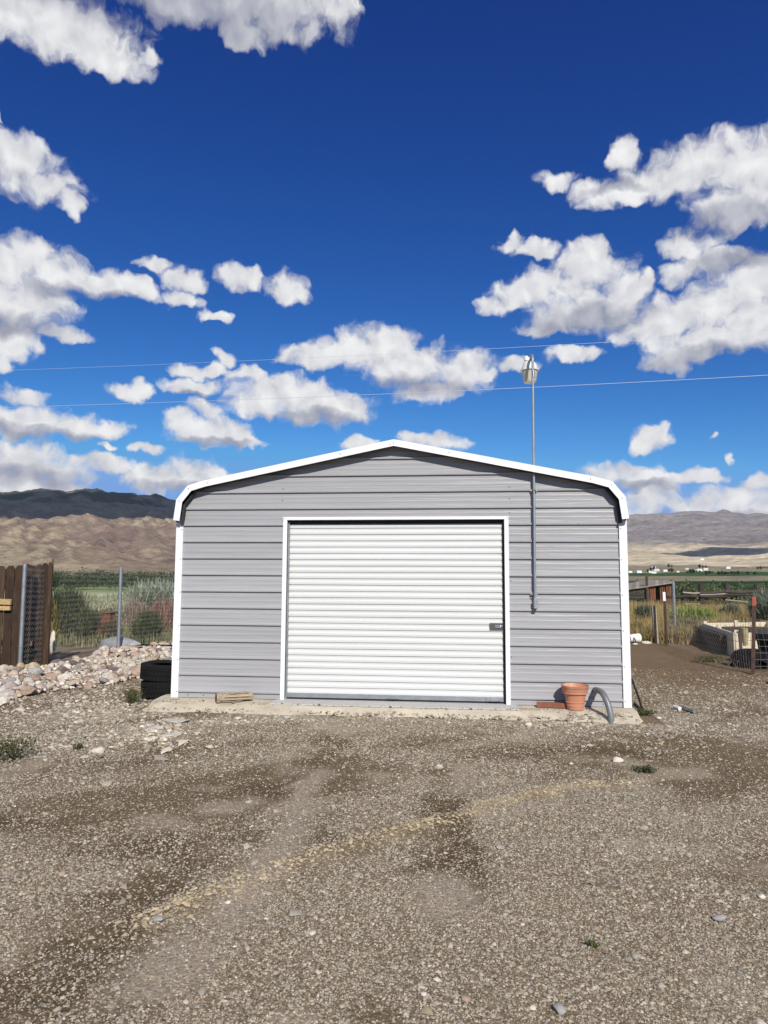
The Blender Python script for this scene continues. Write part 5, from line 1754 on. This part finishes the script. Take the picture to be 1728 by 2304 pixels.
def tree(px, r, h, base, alt, label):
    a = math.atan((px - 864) / 1600) + YAW; x, y = CX + r * math.sin(a), CY + r * math.cos(a); zb = gz1(x, y)
    t_ = thing('cottonwood_tree', label, 'tree', (x, y, zb), 'cottonwoods below the corral')
    mb = MB(); mb.tube([(x, y, zb - .2), (x + .1, y, zb + h * .3), (x, y, zb + h * .62)], [.32, .24, .10], 7)
    for k in range(5):
        an = rng.uniform(0, 6.28); mb.tube([(x, y, zb + h * (.28 + .06 * k)), (x + math.cos(an) * h * .2, y + math.sin(an) * h * .2, zb + h * (.5 + .07 * k))], [.12, .04], 5)
    mb.build('trunk', M_STEM, t_)
    V, F, C_ = crown_leaves(np.array([x, y, zb + h * .58]), h * .40, h * .46, 1500, .34, base, alt)
    mesh_np('crown', V, F, M_LEAF, t_, col=C_)


for (px, r, h, lab) in ((1530, 205, 8.4, 'pale green cottonwood beside the shed roof'), (1552, 215, 8.6, 'pale green cottonwood above the first corral post'), (1590, 200, 7.6, 'pale green cottonwood right of the second corral post'),
                        (1618, 225, 9.2, 'tall pale cottonwood between the second and third corral posts'), (1650, 210, 8.4, 'pale cottonwood just right of the third corral post'), (1680, 230, 9.0, 'pale cottonwood left of the fourth corral post'),
                        (1722, 205, 8.6, 'pale cottonwood at the right edge of the picture'), (1500, 235, 8.0, 'darker cottonwood behind the shed')):
    tree(px, r, h, (.16, .18, .085), (.085, .105, .048), lab)

# far farmsteads
M_FARW = mat('far_white_paint', (.78, .78, .76), rough=.7, var=.05, scale=.2)
M_FARR = mat('far_grey_roof', (.45, .45, .46), rough=.7, var=.1, scale=.2)


def hill_at(px, py):
    a = math.atan((px - 864) / 1600); i = int(np.argmin(np.abs(HA[:, 0] - a)))
    hor = 1305.5 + (px - 864) * .0049
    j = int(np.argmax((HE[i] >= hor - py) & (HR[i] > 700)))
    return np.array([HX[i, j], HY[i, j], HZ[i, j]]), HR[i, j]


FARM = [(1418, 1291, 7), (1434, 1291, 10), (1462, 1291, 8), (1471, 1292, 10), (1479, 1288, 9), (1494, 1288, 9), (1527, 1290, 5), (1544, 1284, 6), (1565, 1289, 8), (1572, 1287, 9), (1588, 1287, 8), (1638, 1283, 8), (1580, 1266, 6), (1468, 1281, 8)]
for i, (px, py, w_) in enumerate(FARM):
    c, r = hill_at(px, py); s = w_ / 1600 * r
    t_ = thing('farm_building', 'tiny white farm building far across the valley', 'farm building', c, 'farm buildings across the valley')
    R = rotz(rng.uniform(-.4, .4) - .3)
    MB().box(c + [0, 0, s * .17], (s, s * .6, s * .40), R).build('wall', M_FARW, t_)
    hw, hl, z0, z1 = s * .34, s * .53, s * .37, s * .56
    P = np.array([(-hl, -hw, z0), (hl, -hw, z0), (hl, hw, z0), (-hl, hw, z0), (-hl, 0, z1), (hl, 0, z1)]) @ R.T + c
    MB().add(P, [(0, 1, 5, 4), (2, 3, 4, 5), (0, 4, 3), (1, 2, 5), (0, 3, 2, 1)]).build('roof', M_FARR if i % 2 else M_FARW, t_)
Vs, Fs, Cs, off = [], [], [], 0
for (px, py, n_, sp) in ((1466, 1285, 4, 5), (1505, 1279, 3, 4), (1509, 1289, 3, 5), (1560, 1292, 9, 16), (1578, 1281, 4, 8), (1630, 1295, 22, 28), (1690, 1296, 4, 8), (1455, 1290, 3, 4), (1706, 1285, 2, 3), (1590, 1293, 6, 12)):
    for k in range(n_):
        c, r = hill_at(px + rng.normal(0, sp * .6), py + rng.normal(0, .6)); h = r * rng.uniform(5, 8) / 1600
        V, F, C_ = crown_leaves(c + [0, 0, h * .5], h * .42, h * .5, 150, h * .13, (.035, .055, .028), (.05, .07, .03))
        Vs.append(V); Fs.append(F + off); Cs.append(C_); off += len(V)
o = mesh_np('farm_trees', np.concatenate(Vs), np.concatenate(Fs), M_LEAF, None, col=np.concatenate(Cs)); tag(o, 'dark clumps of trees around the far farm buildings', 'trees', kind='stuff')

# bits of soil and small stones lying on the slab and along its lip
Vs, Fs, Cs, off = [], [], [], 0
for (x0, x1, y0, y1, n_, sm) in ((-3.1, 3.0, -.37, -.30, 260, .007), (1.5, 2.9, -.34, -.05, 130, .007), (-3.0, -1.6, -.32, -.03, 60, .006), (-1.5, 1.5, -.34, -.02, 60, .005), (-3.2, 3.05, -.60, -.50, 420, .013), (2.2, 3.0, -.55, -.38, 60, .02)):
    xy = np.stack([rng.uniform(x0, x1, n_), rng.uniform(y0, y1, n_)], -1)
    zz = np.where(xy[:, 1] > -.36, .003, np.interp(xy[:, 1], [-.62, -.36], [-.078, -.012]))
    V, F, C_ = stones(n_, xy, sm * np.exp(rng.normal(0, .5, n_)), pick_colors(n_) * (.55 if sm < .01 else 1.0), zz, flat=.5)
    Vs.append(V); Fs.append(F + off); Cs.append(C_); off += len(V)
o = mesh_np('slab_grit', np.concatenate(Vs), np.concatenate(Fs), MATS['gravel'], None, col=np.concatenate(Cs)); tag(o, 'grit and small stones strewn over the concrete slab', 'gravel', kind='stuff')

# ------------------------------------------------------------------ the air of the valley
HAZE = 2.0e-5
if HAZE:
    hm = bpy.data.materials.new('valley_air'); hm.use_nodes = True
    t = NT(hm.node_tree); t.n.clear(); out = t.node('ShaderNodeOutputMaterial'); pv = t.node('ShaderNodeVolumePrincipled')
    pv.inputs['Color'].default_value = (.72, .84, 1.0, 1); pv.inputs['Density'].default_value = HAZE; pv.inputs['Anisotropy'].default_value = 0.0
    t.l.new(pv.outputs[0], out.inputs['Volume'])
    o = MB().box((0, 0, (float(HZ.max()) + 15 - 60) / 2), (30000, 30000, float(HZ.max()) + 15 + 60)).build('haze', hm); tag(o, 'thin pale air lying over the valley', 'haze', kind='stuff')
